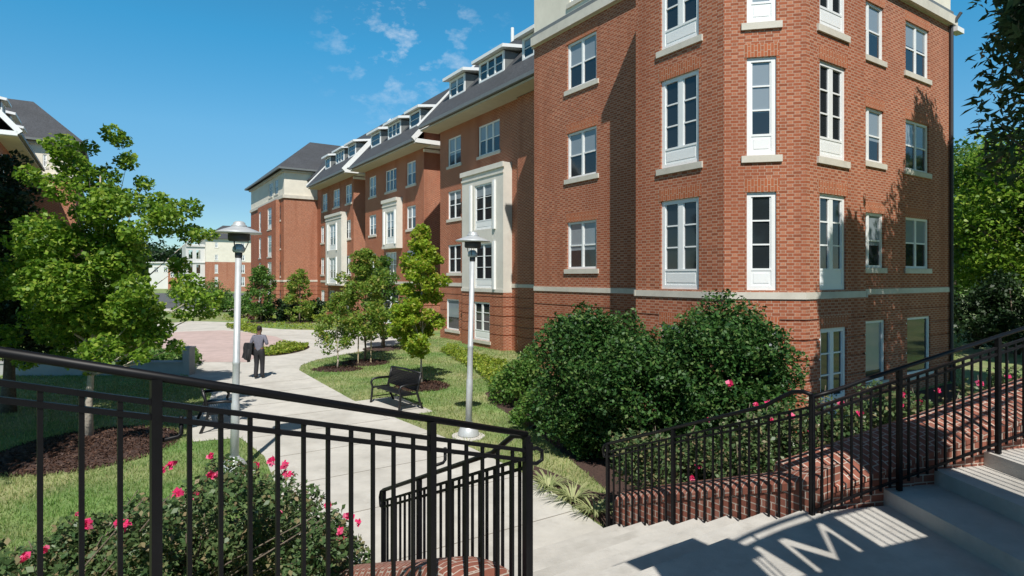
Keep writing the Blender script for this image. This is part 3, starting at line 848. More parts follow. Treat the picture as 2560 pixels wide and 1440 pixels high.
# ---- the hall across the plaza, on the left
lh = thing("brick_hall", "brick hall with cream end block and slate roofs above the left tree", "building", W(55, -10, GZ))
p0, p1 = W(46.9, -5.8), W(60.5, -5.8)
wl = []
for x in (2.0, 6.0, 10.0):
    for zb, zt in RW + ((-2.9, -1.25),): wl.append((x, x+1.3, zb, zt, {}))
wing(lh, 46.9, 60.5, -5.8, 1, wl, [(2.0, 3.4, 2), (6, 8.4, 3), (10.5, 11.9, 2)], "wing with the broad eaves")
loopL = [W(62, -17), W(62, -2.6), W(76, -2.6), W(76, -17)]
lb = MB(); lu = MB(); lc = MB(); lo = {0: [], 1: []}; todo = []
for k, (zb, zt) in enumerate(R2):
    for x in (5.5, 9.0): lo[0].append((x, x+1.2, zb, zt)); todo.append((loopL[0], loopL[1], x, x+1.2, zb, zt))
    for x in (2.0, 6.0): lo[1].append((x, x+1.2, zb, zt)); todo.append((loopL[1], loopL[2], x, x+1.2, zb, zt))
for i in range(4):
    wall(lb, loopL[i], loopL[(i+1)%4], GZ-.3, 8.1, lo.get(i, ()), GR)
    strip(lc, loopL[i], loopL[(i+1)%4], 8.12, 8.45, .15, -.003, .1, .1); strip(lc, loopL[i], loopL[(i+1)%4], 10.8, 11.0, .22, -.003, .2, .2)
s0 = su(loopL[0], loopL[1], 107); s1 = su(loopL[0], loopL[1], 117)
for i in range(4): wall(lu, loopL[i], loopL[(i+1)%4], 8.103, 11.05, [(s0, s1, 9.0, 10.0)] if i == 0 else ())
add_window(lh, loopL[0], loopL[1], s0, s1, 9.0, 10.0, cols=1)
for t_ in todo: add_window(lh, *t_)
lb.build("wall", "brick", lh)['label'] = "brick walls of the end block"; lu.build("upper_wall", "cream", lh); lc.build("cornice", "stone", lh)
hip_roof(62, 76, -17, -2.6, 11.2, 15.8, .6, 69, 0, 0, parent=lh, cross=(-13, -6), lab="slate hip roof of the end block")

# ---- buildings in the distance
fb = thing("apartment_building", "distant cream and brick apartment building with grey roof, seen behind the nearer lamp post", "building", at(560, 692+1500*3.5/140, 140))
q0 = at(514, HY, 140); q0.z = 0; q1 = q0 + dR*16; q2 = q1 + dL*14; q3 = q0 + dL*14
f_ = MB(); fu_ = MB(); fo = []; todo = []
for ua, ub in ((537, 545), (602, 612)):
    s0, s1 = uspan(q0, q1, ua, ub)
    for zb, zt in ((6.9, 8.1), (3.9, 5.2), (.9, 2.9), (-2.2, 0)): fo.append((s0, s1, zb, zt)); todo.append((q0, q1, s0, s1, zb, zt))
for i, (a, b2) in enumerate(((q0, q1), (q1, q2), (q2, q3), (q3, q0))):
    wall(f_, a, b2, GZ-.3, 3.5, [x for x in fo if x[2] < 3.4] if i == 0 else ()); wall(fu_, a, b2, 3.503, 9.0, [x for x in fo if x[2] > 3.4] if i == 0 else ())
f_.build("wall", "brick", fb); fu_.build("upper_wall", "cream", fb)
for a in todo: add_window(fb, *a, border=.12)
rr = MB(); c4 = [p + Vector((0,0,9.0)) for p in (q0-dR*.6-dL*.6, q1+dR*.6-dL*.6, q2+dR*.6+dL*.6, q3-dR*.6+dL*.6)]
ra, rb_ = q0 + dR*4.5 + dL*6 + Vector((0,0,12.6)), q1 - dR*4.5 + dL*6 + Vector((0,0,12.6))
rr.poly([c4[0], c4[1], rb_, ra]); rr.poly([c4[1], c4[2], rb_]); rr.poly([c4[2], c4[3], ra, rb_]); rr.poly([c4[3], c4[0], ra]); rr.poly(c4[::-1])
rr.build("roof", "slate", fb)
pw = MB(); e0 = q0 - dR*4 + dL*1.0
wall(pw, e0, q0 + dL*1.0 - dR*.01, GZ-.3, 7.6, [(.6, 1.4, 4.2, 6.2), (2.2, 3.0, 4.2, 6.2), (.6, 1.4, .8, 2.8), (2.2, 3.0, .8, 2.8)])
wall(pw, e0 + dL*9, e0, GZ-.3, 7.6); pw.poly([e0+Vector((0,0,7.6)), q0+dL+Vector((0,0,7.6)), q0+dL*10+Vector((0,0,7.6)), e0+dL*9+Vector((0,0,7.6))])
strip(pw, e0, q0 + dL - dR*.02, 7.0, 7.4, .3, -.003); strip(pw, e0, q0 + dL - dR*.02, 3.2, 3.5, .2, -.003)
pw.build("porch_wing", "far_white", fb)
for (u0, u1, v0, y, lab, mt) in ((372, 480, 658, 175, "low white distant building left of the cream apartment building", "far_white"), (420, 468, 668, 160, "low brick distant building in front of the low white one", "brick")):
    t = thing("low_building", lab, "building", at((u0+u1)/2, 692+1500*3.5/y, y))
    a = at(u0, HY, y); b2 = at(u1, HY, y); a.z = b2.z = 0; zt = (HY-v0)/F*y; m_ = MB()
    oo = [((b2-a).length*f, (b2-a).length*f+1.2, zt-2.6, zt-1.2) for f in (.12, .34, .56, .78)]
    wall(m_, a, b2, GZ-.3, zt, oo); bk = Vector((0,12,0)); wall(m_, b2, b2+bk, GZ-.3, zt); wall(m_, a+bk, a, GZ-.3, zt); m_.build("wall", mt, t)
    for x in oo: add_window(t, a, b2, *x)
    m2 = MB(); m2.box(a.x-.5, b2.x+.5, a.y-.5, a.y+12.5, zt+.003, zt+.4); m2.build("roof", "far_white", t)

# ------------------------------------------------------------------ stairs and landing
LZ = -2.3
st = MB(); nst = 7; da = (a_bot - a_top)/(nst-1)
for k in range(nst-1):
    z = LZ - (LZ-GZ)*(k+1)/nst
    c = W(a_top + da*(k+.5), (LB0b+RB0b)/2, (z+GZ)/2-.1)
    st.obox(c, dL*(da/2-.0005), dR*((RB0b-LB0b)/2+.06), (0,0,(z-GZ)/2+.1))
tag(st.build("stairs", "step_concrete"), kind='structure')
sd_ = Vector((.731, .682, 0)).normalized(); sq = Vector((sd_.y, -sd_.x, 0))        # left flight comes down along sd_
ue = Vector((math.sin(R(78)), math.cos(R(78)), 0)); un = Vector((ue.y, -ue.x, 0)); ve = Vector((math.sin(R(87)), math.cos(R(87)), 0)); vn = Vector((ve.y, -ve.x, 0))   # right flight climbs along ue
lp = [W(a_top, LB0b-.05), LB0 + sq*4.2, Vector((3.3, -1.5, 0)), Vector((5.5, -1.5, 0)), RB0 + ue*.95 + vn*3.7, RB0 + ue*.95 - vn*.05, RB0 + Vector((0,.06,0)), W(a_top, RB0b+.05)]
lm_ = MB(); lm_.prism(lp[::-1] if sum(lp[i].x*lp[(i+1)%8].y-lp[(i+1)%8].x*lp[i].y for i in range(8)) < 0 else lp, GZ-.2, LZ)
tag(lm_.build("landing", "step_concrete"), kind='structure')
ru = MB()
for i in range(9):
    p = RB0 + ue*(.9+.63*i) + ve*.31; z = LZ + .15*(i+1)
    ru.obox(p + vn*1.70 + ve*.02 + Vector((0,0,(z+GZ)/2-.1)), ve*.335, vn*(1.95-.0007*i), (0,0,(z-GZ)/2+.1))
tag(ru.build("stairs", "step_concrete"), kind='structure')
ls = MB()
for i in range(9):
    p = LB0 - sd_*(.5*i+.25); z = LZ + .15*(i+1)
    ls.obox(p + sq*2.1 + Vector((0,0,(z+GZ)/2-.1)), sd_*.2495, sq*2.1, (0,0,(z-GZ)/2+.1))
tag(ls.build("stairs", "step_concrete"), kind='structure')

# ------------------------------------------------------------------ brick garden walls with rounded coping
def garden_wall(label, p0, p1, z0, z1, n, thick, zb=GZ-.2, group="brick walls beside the stairs", rise=.19, end0=False, end1=False):
    """p0 to p1 is the foot of the face seen; n points to the far side; z0 and z1 are the face's top edge"""
    p0, p1 = Vector(p0), Vector(p1); L = (p1-p0).length
    t = thing("brick_wall", label, "brick wall", (p0.x, p0.y, GZ), 0, group)
    cap = [(-.015, -.02), (-.015, .05), (.03, rise*.62), (.10, rise*.86), (.20, rise)] + [(thick-.10, rise*1.03), (thick-.02, rise*.8), (thick+.015, .03), (thick+.015, -.02)]
    if thick > .5: cap = [(-.015, -.02), (-.015, .03), (.03, rise*.22), (.10, rise*.40), (.22, rise*.62), (.40, rise*.85), (thick-.08, rise), (thick-.01, rise*.9), (thick+.015, .03), (thick+.015, -.02)]
    k = 14
    def zat(f):
        z = z0 + (z1-z0)*f
        if end0 and f < .16: z -= (1 - math.sin(f/.16*math.pi/2))*.10
        if end1 and f > .84: z -= (1 - math.sin((1-f)/.16*math.pi/2))*.16
        return z
    cm2 = MB(); P = []
    lens = [0]
    for (a, h), (b2, h2) in zip(cap, cap[1:]): lens.append(lens[-1] + math.hypot(b2-a, h2-h))
    for i in range(k+1):
        f = i/k; q = p0.lerp(p1, f); P.append([q + n*a + Vector((0,0,zat(f)+h)) for a, h in cap])
    for i in range(k):
        for j in range(len(cap)-1):
            u0, u1 = L*i/k+50, L*(i+1)/k+50
            cm2.poly([P[i][j], P[i+1][j], P[i+1][j+1], P[i][j+1]], 0, [(lens[j]+.02, u0), (lens[j]+.02, u1), (lens[j+1]+.02, u1), (lens[j+1]+.02, u0)])
    cm2.poly(P[0]); cm2.poly(P[-1][::-1])
    cm2.build("coping", "garden_brick", t, smooth=False)
    bm_ = MB()
    for i in range(k):
        q, q2 = p0.lerp(p1, i/k), p0.lerp(p1, (i+1)/k); za, zc = zat(i/k)-.018, zat((i+1)/k)-.018
        for o in (0, thick):
            bm_.poly([q+n*o+Vector((0,0,zb)), q2+n*o+Vector((0,0,zb)), q2+n*o+Vector((0,0,zc)), q+n*o+Vector((0,0,za))])
    for q, z in ((p0, zat(0)-.018), (p1, zat(1)-.018)):
        bm_.poly([q+Vector((0,0,zb)), q+n*thick+Vector((0,0,zb)), q+n*thick+Vector((0,0,z)), q+Vector((0,0,z))])
    bm_.build("wall_face", "garden_brick", t)
    return t
rn = -un
garden_wall("brick wall with rounded coping stepping down beside the lower right stair railing", RB0 + dR*.10 - dL*.02, W(a_bot+.12, RB0b+.10), -2.03, -3.12, dR, .42, rise=.15)
for k_, (s0_, s1_, lab_) in enumerate(((.14, 1.28, "lowest length of brick wall behind the railing, between the landing and the first step"), (1.285, 2.52, "middle length of brick wall climbing along the upper right steps"), (2.525, 4.7, "highest brick wall length at the right edge behind the railing"))):
    garden_wall(lab_, RB0 + rn*(.10+.012*k_) + ue*s0_, RB0 + rn*(.10+.012*k_) + ue*s1_, -2.20+.235*s0_, -2.20+.235*s1_, rn, .66, rise=.16)
garden_wall("brick wall top at the bottom edge behind the front railing", W(a_top+.12, LB0b-.12), W(a_bot+.2, LB0b-.12), -1.98, -3.12, -dR, .42, end0=True, rise=.11)
garden_wall("low brick wall under the front railing's steps", LB0 - sd_*.1 - sq*.06, LB0 - sd_*5.0 - sq*.06, -2.32, -.88, -sq, .30, rise=.02)

# ------------------------------------------------------------------ stair railings
_bal = {}
def railing(label, p0, p1, z0, z1, n, posts, H=1.16, lean_path=None, bottom=.09, extra=None, hand_r=.021):
    """n baluster intervals from p0 to p1 (base points), posts at the listed interval numbers"""
    p0, p1 = Vector(p0), Vector(p1); p0.z, p1.z = z0, z1
    t = thing("stair_railing", label, "railing", p0, 0, "black metal stair railings")
    P = lambda f, h: p0.lerp(p1, f) + Vector((0,0,h))
    hp = lean_path(P) if lean_path else [P(0, H), P(1, H)]
    MB().tube(hp, hand_r, 10).build("handrail", "black_metal", t, smooth=True)
    for h, nm in ((H-.115, "upper_rail"), (H-.18, "lower_rail")):
        mb = MB(); mb.bar(P(0, h), P(1, h), .030, .024); mb.build(nm, "black_metal", t)
    if bottom: mb = MB(); mb.bar(P(0, bottom), P(1, bottom), .026, .022); mb.build("bottom_rail", "black_metal", t)
    key = round(H, 2)
    if key not in _bal:
        hb = H-.115
        _bal[key] = (MB().box(-.0095, .0095, -.0095, .0095, .0 if not bottom else bottom, hb).mesh("baluster", "black_metal"),
                     MB().box(-.021, .021, -.021, .021, -.06, H-.012).mesh("post", "black_metal"))
    bmsh, pmsh = _bal[key]; d = (p1-p0); rz = math.atan2(d.y, d.x)
    for i in range(n+1):
        q = P(i/n, 0) - p0
        link("post" if i in posts else "baluster", pmsh if i in posts else bmsh, t, q, rz)
    if extra: extra(t, P)
    return t
fe = Vector((LB0.x, LB0.y, 0)); fs = fe - sd_*(.133*25)
def front_extra(t, P):
    e = sd_
    p = P(1, 1.16-.115); q = P(1, 1.16-.18)
    MB().tube([p, p+e*.10, p+e*.155+Vector((0,0,-.03)), q+e*.155+Vector((0,0,-.03)), q+e*.10+Vector((0,0,-.045)), q+Vector((0,0,-.02))], .014, 8).build("rail_loop", "black_metal", t, smooth=True)
    for k in (8, 19):                                # small brackets under the lower rail beside two posts
        b = P(k/25, 1.16-.19); MB().tube([b+e*.10, b+e*.10-Vector((0,0,.075)), b+e*.085-Vector((0,0,.09)), b-Vector((0,0,.095))], .010, 6).build("bracket", "black_metal", t, smooth=True)
railing("thick black railing descending across the foreground from the left edge", fs, fe, -1.09+.29*.133*25-1.16, -1.09-1.16, 25, (8, 19, 25), bottom=0, extra=front_extra, hand_r=.0215)
def hump(P):
    H = 1.16
    return [P(.0, H), P(.03, H+.05), P(.07, H+.075), P(.11, H+.05), P(.18, H), P(1, H)]
def end_loop(t, P):
    H = 1.16; d = (P(1,0)-P(0,0)).normalized()
    MB().tube([P(1,H), P(1,H)+d*.07-Vector((0,0,.01)), P(1,H)+d*.10-Vector((0,0,.06)), P(1,H-.16)+d*.08, P(1,H-.18)], .020, 8).build("rail_loop", "black_metal", t, smooth=True)
railing("black railing on the left side of the lower stairs, seen through the front railing", W(LB0a, LB0b+.02), W(a_bot+.15, LB0b+.02), LZ, GZ+.06, 24, (0, 8, 16, 24), lean_path=hump, bottom=0, extra=end_loop)
railing("black railing against the holly bush on the right side of the lower stairs", RB0 + dR*.0, W(a_bot+.15, RB0b), LZ, GZ+.06, 25, (0, 15, 25), lean_path=hump, bottom=0, extra=end_loop)
def rise(P):
    H = 1.16
    return [P(0, H), P(.05, H-.01), P(.09, H-.01), P(.14, H), P(1, H)]
railing("black railing climbing the right-hand steps past the brick wall", RB0, RB0 + ue*4.0, LZ-.02, LZ+.20+.235*3.6-.1, 36, (0, 9, 20, 31), lean_path=rise, bottom=.05)

# ------------------------------------------------------------------ arched entrance sign over the landing, beside the viewer
PK = math.cos(SUN_EL)/math.sin(SUN_EL)
SM = Vector((2.67, 5.10, 0))                         # where the letter's shade lies on the landing
HM = 3.65
lt2 = Vector((LT.x, LT.y, 0)).normalized()
SB = SM - lt2*PK*HM                                  # foot of the sign's centre
def on_sign(u, v, z=LZ):                             # a shadow point on the steps, carried back along the sun to the sign
    p = G(u, v, z); p.z = 0
    r = p - SB                                       # r = s*dR + h*PK*lt2
    det = dR.x*lt2.y - dR.y*lt2.x
    s = (r.x*lt2.y - r.y*lt2.x)/det; q = (dR.x*r.y - dR.y*r.x)/det
    return (s, q/PK + (z - LZ))
def flat_sign(name, outer, holes, thick, mat, parent):
    cu = bpy.data.curves.new(name, 'CURVE'); cu.dimensions = '2D'; cu.fill_mode = 'BOTH'; cu.extrude = thick/2
    for pl in [outer] + holes:
        sp = cu.splines.new('POLY'); sp.points.add(len(pl)-1)
        for q, (x, y) in zip(sp.points, pl): q.co = (x, y, 0, 1)
        sp.use_cyclic_u = True
    tmp = bpy.data.objects.new(name, cu); col.objects.link(tmp)
    bpy.context.view_layer.update()
    me = bpy.data.meshes.new_from_object(tmp.evaluated_get(bpy.context.evaluated_depsgraph_get()))
    bpy.data.objects.remove(tmp)
    me.materials.clear(); me.materials.append(M[mat])
    base = SB + Vector((0,0,LZ)) - Vector(parent.location)
    for vtx in me.vertices:
        x, y, z = vtx.co; vtx.co = base + dR*x + Vector((0,0,y)) + Vector((dR.y, -dR.x, 0))*z
    me.update()
    return link(name, me, parent)
arch = thing("entrance_arch", "tall arched metal gateway sign with a cut out letter M between brick pillars", "gateway", SB + Vector((0,0,LZ)))
C8 = lambda x, y: on_sign(1760 + x/2.0575, 740 + y/2.0575)
C2 = lambda x, y: on_sign(1480 + x/2.88, 940 + y/2.88)
C3 = lambda x, y: on_sign(1980 + x/2.667, 900 + y/2.667)
inner = [C2(1030, 1280), C2(1200, 1195), C2(1400, 1110), C2(1600, 1045), C8(650, 1125), C3(430, 985), C3(560, 955)]
s_l, s_r = inner[0][0], inner[-1][0]
sl2 = s_l - .62; sr2 = s_r + .72
top_l = on_sign(1640, 1356)[1]
hb = 1.9
outer = [(s_l-.02, hb), (s_r+.02, hb)] + inner[::-1]
ml, mr, m_t, m_b = on_sign(1940, 1345), on_sign(2173, 1382), 0, 0
(sa, ha), (sb_, hb_) = on_sign(1939, 1346), on_sign(2040, 1312)
(sc, hc), (sd2, hd) = on_sign(2054, 1427), on_sign(2173, 1381)
ht_, hbm = (ha+hb_)/2, (hc+hd)/2; x0, x1 = (sa+sc)/2-.035, (sb_+sd2)/2+.035
wd_, tk = x1-x0, .075
mh = [(x0,hbm),(x0+tk,hbm),(x0+tk,ht_-.22),(x0+wd_/2,hbm+.03),(x1-tk,ht_-.22),(x1-tk,hbm),(x1,hbm),(x1,ht_),(x1-tk*1.15,ht_),(x0+wd_/2,hbm+.24),(x0+tk*1.15,ht_),(x0,ht_)]
lhole = [C2(1055, 1292), C2(1185, 1215), C2(1560, 1440), (C2(1300,1440)[0], C2(1560,1440)[1]-.12)]
lhole[3] = (lhole[0][0], lhole[2][1])
rhole = [C3(270, 1045), C3(570, 965), C3(980, 1165), C3(620, 1250)]
rhole = [(min(rhole[0][0], rhole[3][0]), rhole[0][1]), (max(rhole[1][0], rhole[2][0])-.02, rhole[1][1]), (max(rhole[1][0], rhole[2][0])-.02, rhole[2][1]), (min(rhole[0][0], rhole[3][0]), rhole[3][1])]
flat_sign("sign_panel", outer, [mh[::-1], lhole, rhole], .05, "black_metal", arch)
sign_pt = lambda s, h: SB + dR*s + Vector((0,0,LZ+h))
for hole, nb in ((lhole, 4), (rhole, 7)):
    xa, xb = hole[0][0], hole[1][0]
    for i in range(1, nb):
        x = xa + (xb-xa)*i/nb; MB().bar(sign_pt(x, min(hole[2][1], hole[3][1])-.02), sign_pt(x, max(hole[0][1], hole[1][1])+.03), .016, .016).build("bar", "black_metal", arch)
ar_o = [C2(940, 1238), C2(1150, 1135), C2(1350, 1055), C2(1540, 992), C8(650, 1075), C8(870, 1045)]
MB().tube([sign_pt(*q) for q in ar_o], .028, 8).build("arch_rail", "black_metal", arch, smooth=True)
MB().tube([sign_pt(*q) for q in inner], .03, 8).build("arch_rail", "black_metal", arch, smooth=True)
for i in (1, 3): MB().bar(sign_pt(*inner[i]), sign_pt(*ar_o[i]), .02, .02).build("bar", "black_metal", arch)
sn = Vector((dR.y, -dR.x, 0))
def pillar(sc_, half, top, label):
    pm = MB(); c = SB + dR*sc_
    pm.obox(c + Vector((0,0,LZ+top/2-.3)), dR*half, sn*.30, (0,0,top/2+.3)); o = pm.build("pillar", "garden_brick", arch)
    cp = MB(); cp.obox(c + Vector((0,0,LZ+top+.06)), dR*(half+.10), sn*.38, (0,0,.057))
    P = [c + dR*x*(half+.06) + sn*y*.34 + Vector((0,0,LZ+top+.12)) for x, y in ((-1,-1),(-1,1),(1,1),(1,-1))]; ap = c + Vector((0,0,LZ+top+.38))
    for i in range(4): cp.poly([P[i], P[(i+1)%4], ap])
    cp.build("pillar_cap", "stone", o)
pl_h = on_sign(1640, 1355)[1]
pillar(s_l - .37, .32, pl_h-.42, "l"); pillar(s_r + .45, .40, pl_h-.10, "r")
for i in range(12):
    x = s_r + .98 + i*.115; MB().bar(sign_pt(x, 1.6), sign_pt(x, 4.25), .018, .018).build("bar", "black_metal", arch)
for h in (1.6, 4.25): MB().bar(sign_pt(s_r+.86, h), sign_pt(s_r+2.4, h), .035, .035).build("rail", "black_metal", arch)

# ------------------------------------------------------------------ lamp posts
def lamp(label, loc):
    t = thing("lamp_post", label, "lamp post", (0,0,0), 0, "grey lamp posts along the path")
    MB().lathe([(.36, -.05), (.36, .03), (.34, .035)], n=28).build("footing", "concrete", t)
    MB().lathe([(.235, .035), (.235, .07), (.205, .17), (.16, .25), (.09, .30), (.08, .33)], n=28).build("base", "lamp_metal", t, smooth=True)
    MB().lathe([(.074, .30), (.070, 1.25), (.060, 1.28), (.060, 1.95), (.064, 1.96), (.064, 2.0), (.057, 2.01), (.053, 3.86)], n=20).build("pole", "lamp_metal", t, smooth=True)
    MB().lathe([(.058, 3.84), (.062, 3.86), (.062, 3.93), (.05, 3.95)], n=20).build("collar", "lamp_dark", t, smooth=True)
    MB().lathe([(.085, 3.93), (.105, 3.96), (.10, 4.02), (.07, 4.07), (.04, 4.085)], n=20).build("lens", "lens", t, smooth=True)
    for k in range(3):
        a = 2*math.pi*k/3 + .4; MB().tube([(math.cos(a)*.09, math.sin(a)*.09, 3.95), (math.cos(a)*.15, math.sin(a)*.15, 4.10), (math.cos(a)*.15, math.sin(a)*.15, 4.27)], .008, 5).build("strut", "lamp_dark", t)
    MB().lathe([(.16, 4.13), (.18, 4.16), (.18, 4.28)], n=24).build("housing", "lamp_dark", t, smooth=True)
    MB().lathe([(.20, 4.262), (.375, 4.268), (.382, 4.278), (.375, 4.292), (.27, 4.335), (.15, 4.378), (.135, 4.385)], n=36).build("shade", "lamp_metal", t, smooth=True)
    MB().lathe([(.125, 4.38), (.128, 4.41), (.10, 4.43), (.10, 4.452), (.07, 4.48), (.02, 4.49)], n=28).build("cap", "lamp_metal", t, smooth=True)
    t.location = loc
    return t
l1 = lamp("tall lamp post rising behind the rose bush, nearest on the left of the path", G(585, 1186))
l1.rotation_euler = (0, R(1.2), 0)
l2 = lamp("lamp post on the lawn in front of the stone window bay", G(1171, 1092))
l2.rotation_euler = (0, R(1.3), 0)

# ------------------------------------------------------------------ benches
def bench(label, loc, rz):
    """seat faces local -y, long side along x"""
    t = thing("park_bench", label, "bench", (0,0,0), rz, "black metal benches beside the path")
    Lb = 1.62
    sm = MB()
    for i in range(11):
        y = -.25 + i*.046; z = .43 + .018*math.cos(i/10*math.pi) - .015*(i/10)
        sm.box(-Lb/2+.04, Lb/2-.04, y-.0195, y+.0195, z-.010, z+.010)
    for x in (-.5, 0, .5): sm.box(x-.02, x+.02, -.25, .23, .40, .417)
    sm.build("seat", "bench_metal", t)
    bm_ = MB()
    for i in range(10):
        z = .50 + i*.043; y = .225 + (z-.45)*.26
        bm_.obox((0, y, z), (Lb/2-.04, 0, 0), (0, .008, .002), (0, -.004, .0205))
    bm_.build("backrest", "bench_metal", t)
    for s in (-1, 1):
        x = s*(Lb/2-.02); e = MB()
        e.tube([(x, -.30, .0), (x, -.27, .22), (x, -.25, .43), (x, -.29, .56), (x, -.24, .645), (x, -.10, .665), (x, .26, .655)], .032, 8)
        e.tube([(x, .40, .0), (x, .31, .2), (x, .235, .45), (x, .30, .72), (x, .35, .93)], .034, 8)
        e.bar((x, -.26, .415), (x, .24, .415), .035, .05); e.bar((x, -.275, .16), (x, .33, .16), .02, .025)
        e.build("end_frame", "bench_metal", t, smooth=True)
    MB().tube([(-Lb/2+.02, .352, .93), (0, .355, .955), (Lb/2-.02, .352, .93)], .03, 8).build("top_rail", "bench_metal", t, smooth=True)
    t.location = loc
    return t
def pad(c, rz, hx, hy):
    d = Vector((math.cos(rz), math.sin(rz), 0)); n = Vector((-d.y, d.x, 0))
    return sheet("bench_pad", [c - d*hx - n*hy, c + d*hx - n*hy, c + d*hx + n*hy, c - d*hx + n*hy], GZ+.022, "concrete", .03)
b1 = G(986, 1016); r1 = math.atan2(-dL.y, -dL.x)      # faces the path: local -y is -dR
pad(b1 + dR*-.05, r1, 1.15, .62)
bench("black metal bench on the right lawn beside the young tree", b1 + Vector((0,0,.022)), r1 + R(6))
b2 = G(545, 1062); r2 = math.atan2(dL.y, dL.x)
pad(b2, r2, 1.25, .62)
bench("black metal bench left of the path behind the nearer lamp post", b2 + Vector((0,0,.022)), r2 - R(4))

# ------------------------------------------------------------------ low wall, its end pillar and a small fence on the left
lw0, lw1 = G(-60, 940), G(458, 938)
t = thing("retaining_wall", "low grey concrete wall behind the left lawn with a square end pillar", "wall", lw1)
m_ = MB(); dd = (lw1-lw0).normalized(); nn_ = Vector((-dd.y, dd.x, 0))
m_.obox((lw0+lw1)/2 + nn_*.15 + Vector((0,0,.19)), dd*(lw1-lw0).length/2, nn_*.15, (0,0,.24)); m_.build("wall", "low_wall", t)
m_ = MB(); m_.obox((lw0+lw1)/2 + nn_*.15 + Vector((0,0,.46)), dd*((lw1-lw0).length/2-.01), nn_*.19, (0,0,.03)); m_.build("coping", "low_wall", t)
m_ = MB(); c = lw1 + dd*.12 + nn_*.15; m_.obox(c + Vector((0,0,.42)), dd*.12, nn_*.20, (0,0,.52)); m_.obox(c + Vector((0,0,.97)), dd*.15, nn_*.23, (0,0,.03)); m_.build("pillar", "low_wall", t)
t = thing("picket_fence", "black metal fence standing on the low wall at the left edge", "fence", lw0 + nn_*.15 + Vector((0,0,.49)))
e1 = lw0 + dd*(lw1-lw0).length*.24 + nn_*.15
for z in (.55, .95): m_ = MB(); m_.bar(lw0 + nn_*.15 + Vector((0,0,z)), e1 + Vector((0,0,z)), .03, .03); m_.build("rail", "black_metal", t)
pk_ = MB().box(-.012, .012, -.012, .012, 0, .52).mesh("picket", "black_metal")
for k in range(14): link("picket", pk_, t, (e1-lw0-nn_*.15)*(k/13))

# ------------------------------------------------------------------ trees
big_base = tuple(G(221, 1100))
big = [(250,330,32),(232,372,30),(268,395,40),(245,430,45),(212,400,22),(290,440,40),(262,490,60),(205,470,38),(320,505,55),(390,505,48),(345,540,55),(430,540,40),(455,575,30),(175,455,36),(180,525,50),(390,585,48),
       (290,600,75),(215,610,80),(150,590,45),(330,660,70),(240,700,90),(140,680,85),(60,690,50),(405,665,38),(440,715,48),(500,735,42),(548,742,26),(380,760,70),(285,790,85),(180,790,85),(80,760,70),(20,720,50),
       (450,790,38),(420,830,45),(350,855,50),(250,860,60),(150,850,55),(60,835,50),(440,870,28),(200,905,28),(110,890,30),(235,925,22)]
tree("young_maple", "big bright green maple with a pale trunk in the mulch on the left lawn", big_base,
     [(x, y, z, r*.86) for x, y, z, r in px_clumps(big, big_base[1], 1.3, 2)], 40000, .095, "bright_leaf", .085, bark="pale_bark", aspect=.72, limbs=40, top=tuple(at(252, 440, big_base[1])))
mulch_bed(G(225, 1120), 1.55, 1.75, .10)

# tree with shade put into its leaf colour, and shade trees, left edge
tree("shaded_tree", "dark dense tree with shade in its leaf colour at the left edge behind the maple", (at(20, HY, 15.5).x, 15.5, GZ),
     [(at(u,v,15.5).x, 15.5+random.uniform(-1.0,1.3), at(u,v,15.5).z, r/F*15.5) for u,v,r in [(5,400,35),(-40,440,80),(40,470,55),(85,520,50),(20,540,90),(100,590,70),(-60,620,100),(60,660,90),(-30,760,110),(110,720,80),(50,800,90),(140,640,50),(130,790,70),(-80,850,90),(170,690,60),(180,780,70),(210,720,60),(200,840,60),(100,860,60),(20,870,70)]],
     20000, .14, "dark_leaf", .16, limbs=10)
tree("shade_tree", "broad shade tree left of the stairs, just beyond the picture's left edge", (-12.6, 6.0, GZ), blob_clumps((-11.6, 6.0, 3.2), 3.2, 3.2, 3.2, 60, 1.2), 60000, .2, "mid_leaf", .22, limbs=14)
tree("shade_tree", "second shade tree beyond the left edge near the low wall", (-14.5, 10.8, GZ), blob_clumps((-13.9, 10.4, 4.4), 2.2, 2.6, 3.0, 54, 1.15), 52000, .22, "mid_leaf", .22, limbs=14)

tall = [(x+random.uniform(-.5,.5), y+random.uniform(-.5,.5), z+random.uniform(-.5,.5), random.uniform(.85, 1.2)) for x in (-15.5, -14, -12.5, -11, -9.8) for y in (9.6, 11.2) for z in (7.6, 9.2)]
tree("shade_tree", "tall shade tree left of the lawn with its crown above the picture", (-14.2, 9.6, GZ), tall, 56000, .2, "mid_leaf", .24, limbs=16, top=(-13.2, 10, 8.6))
# young trees of the right lawn and the far plaza
def cone_tree(name, label, u, vbase, vtop, vbot, wpx, n, size, mat, group, r0=.045, bark="bark", slim=1.0, aspect=.6, mul=None, squash=.5):
    b = G(u, vbase); zt = (HY-vtop)/F*b.y; zb = (HY-vbot)/F*b.y; rad = wpx/2/F*b.y
    cl = []
    for k in range(75):
        f = random.random()**.8
        rr = rad*(1 - f)**squash*min(1, .55+f*2.2)*slim; a = random.uniform(0, 6.28); q = rr*random.uniform(.3, .85)
        cl.append((b.x+math.cos(a)*q, b.y+math.sin(a)*q, zb+(zt-zb)*f*.94+.1, rad*random.uniform(.15, .27)*(1-.35*f)))
    for k in range(5): cl.append((b.x+random.uniform(-.05,.05)*rad, b.y, zb+(zt-zb)*(.72+.06*k), rad*(.26-.03*k)))
    tree(name, label, tuple(b), cl, n, size, mat, r0, bark=bark, aspect=aspect, group=group, limbs=16, top=(b.x, b.y, zt-.2))
    mulch_bed(b, *(mul or (.8, .8)))
    return b
GT = "young trees planted along the hall"
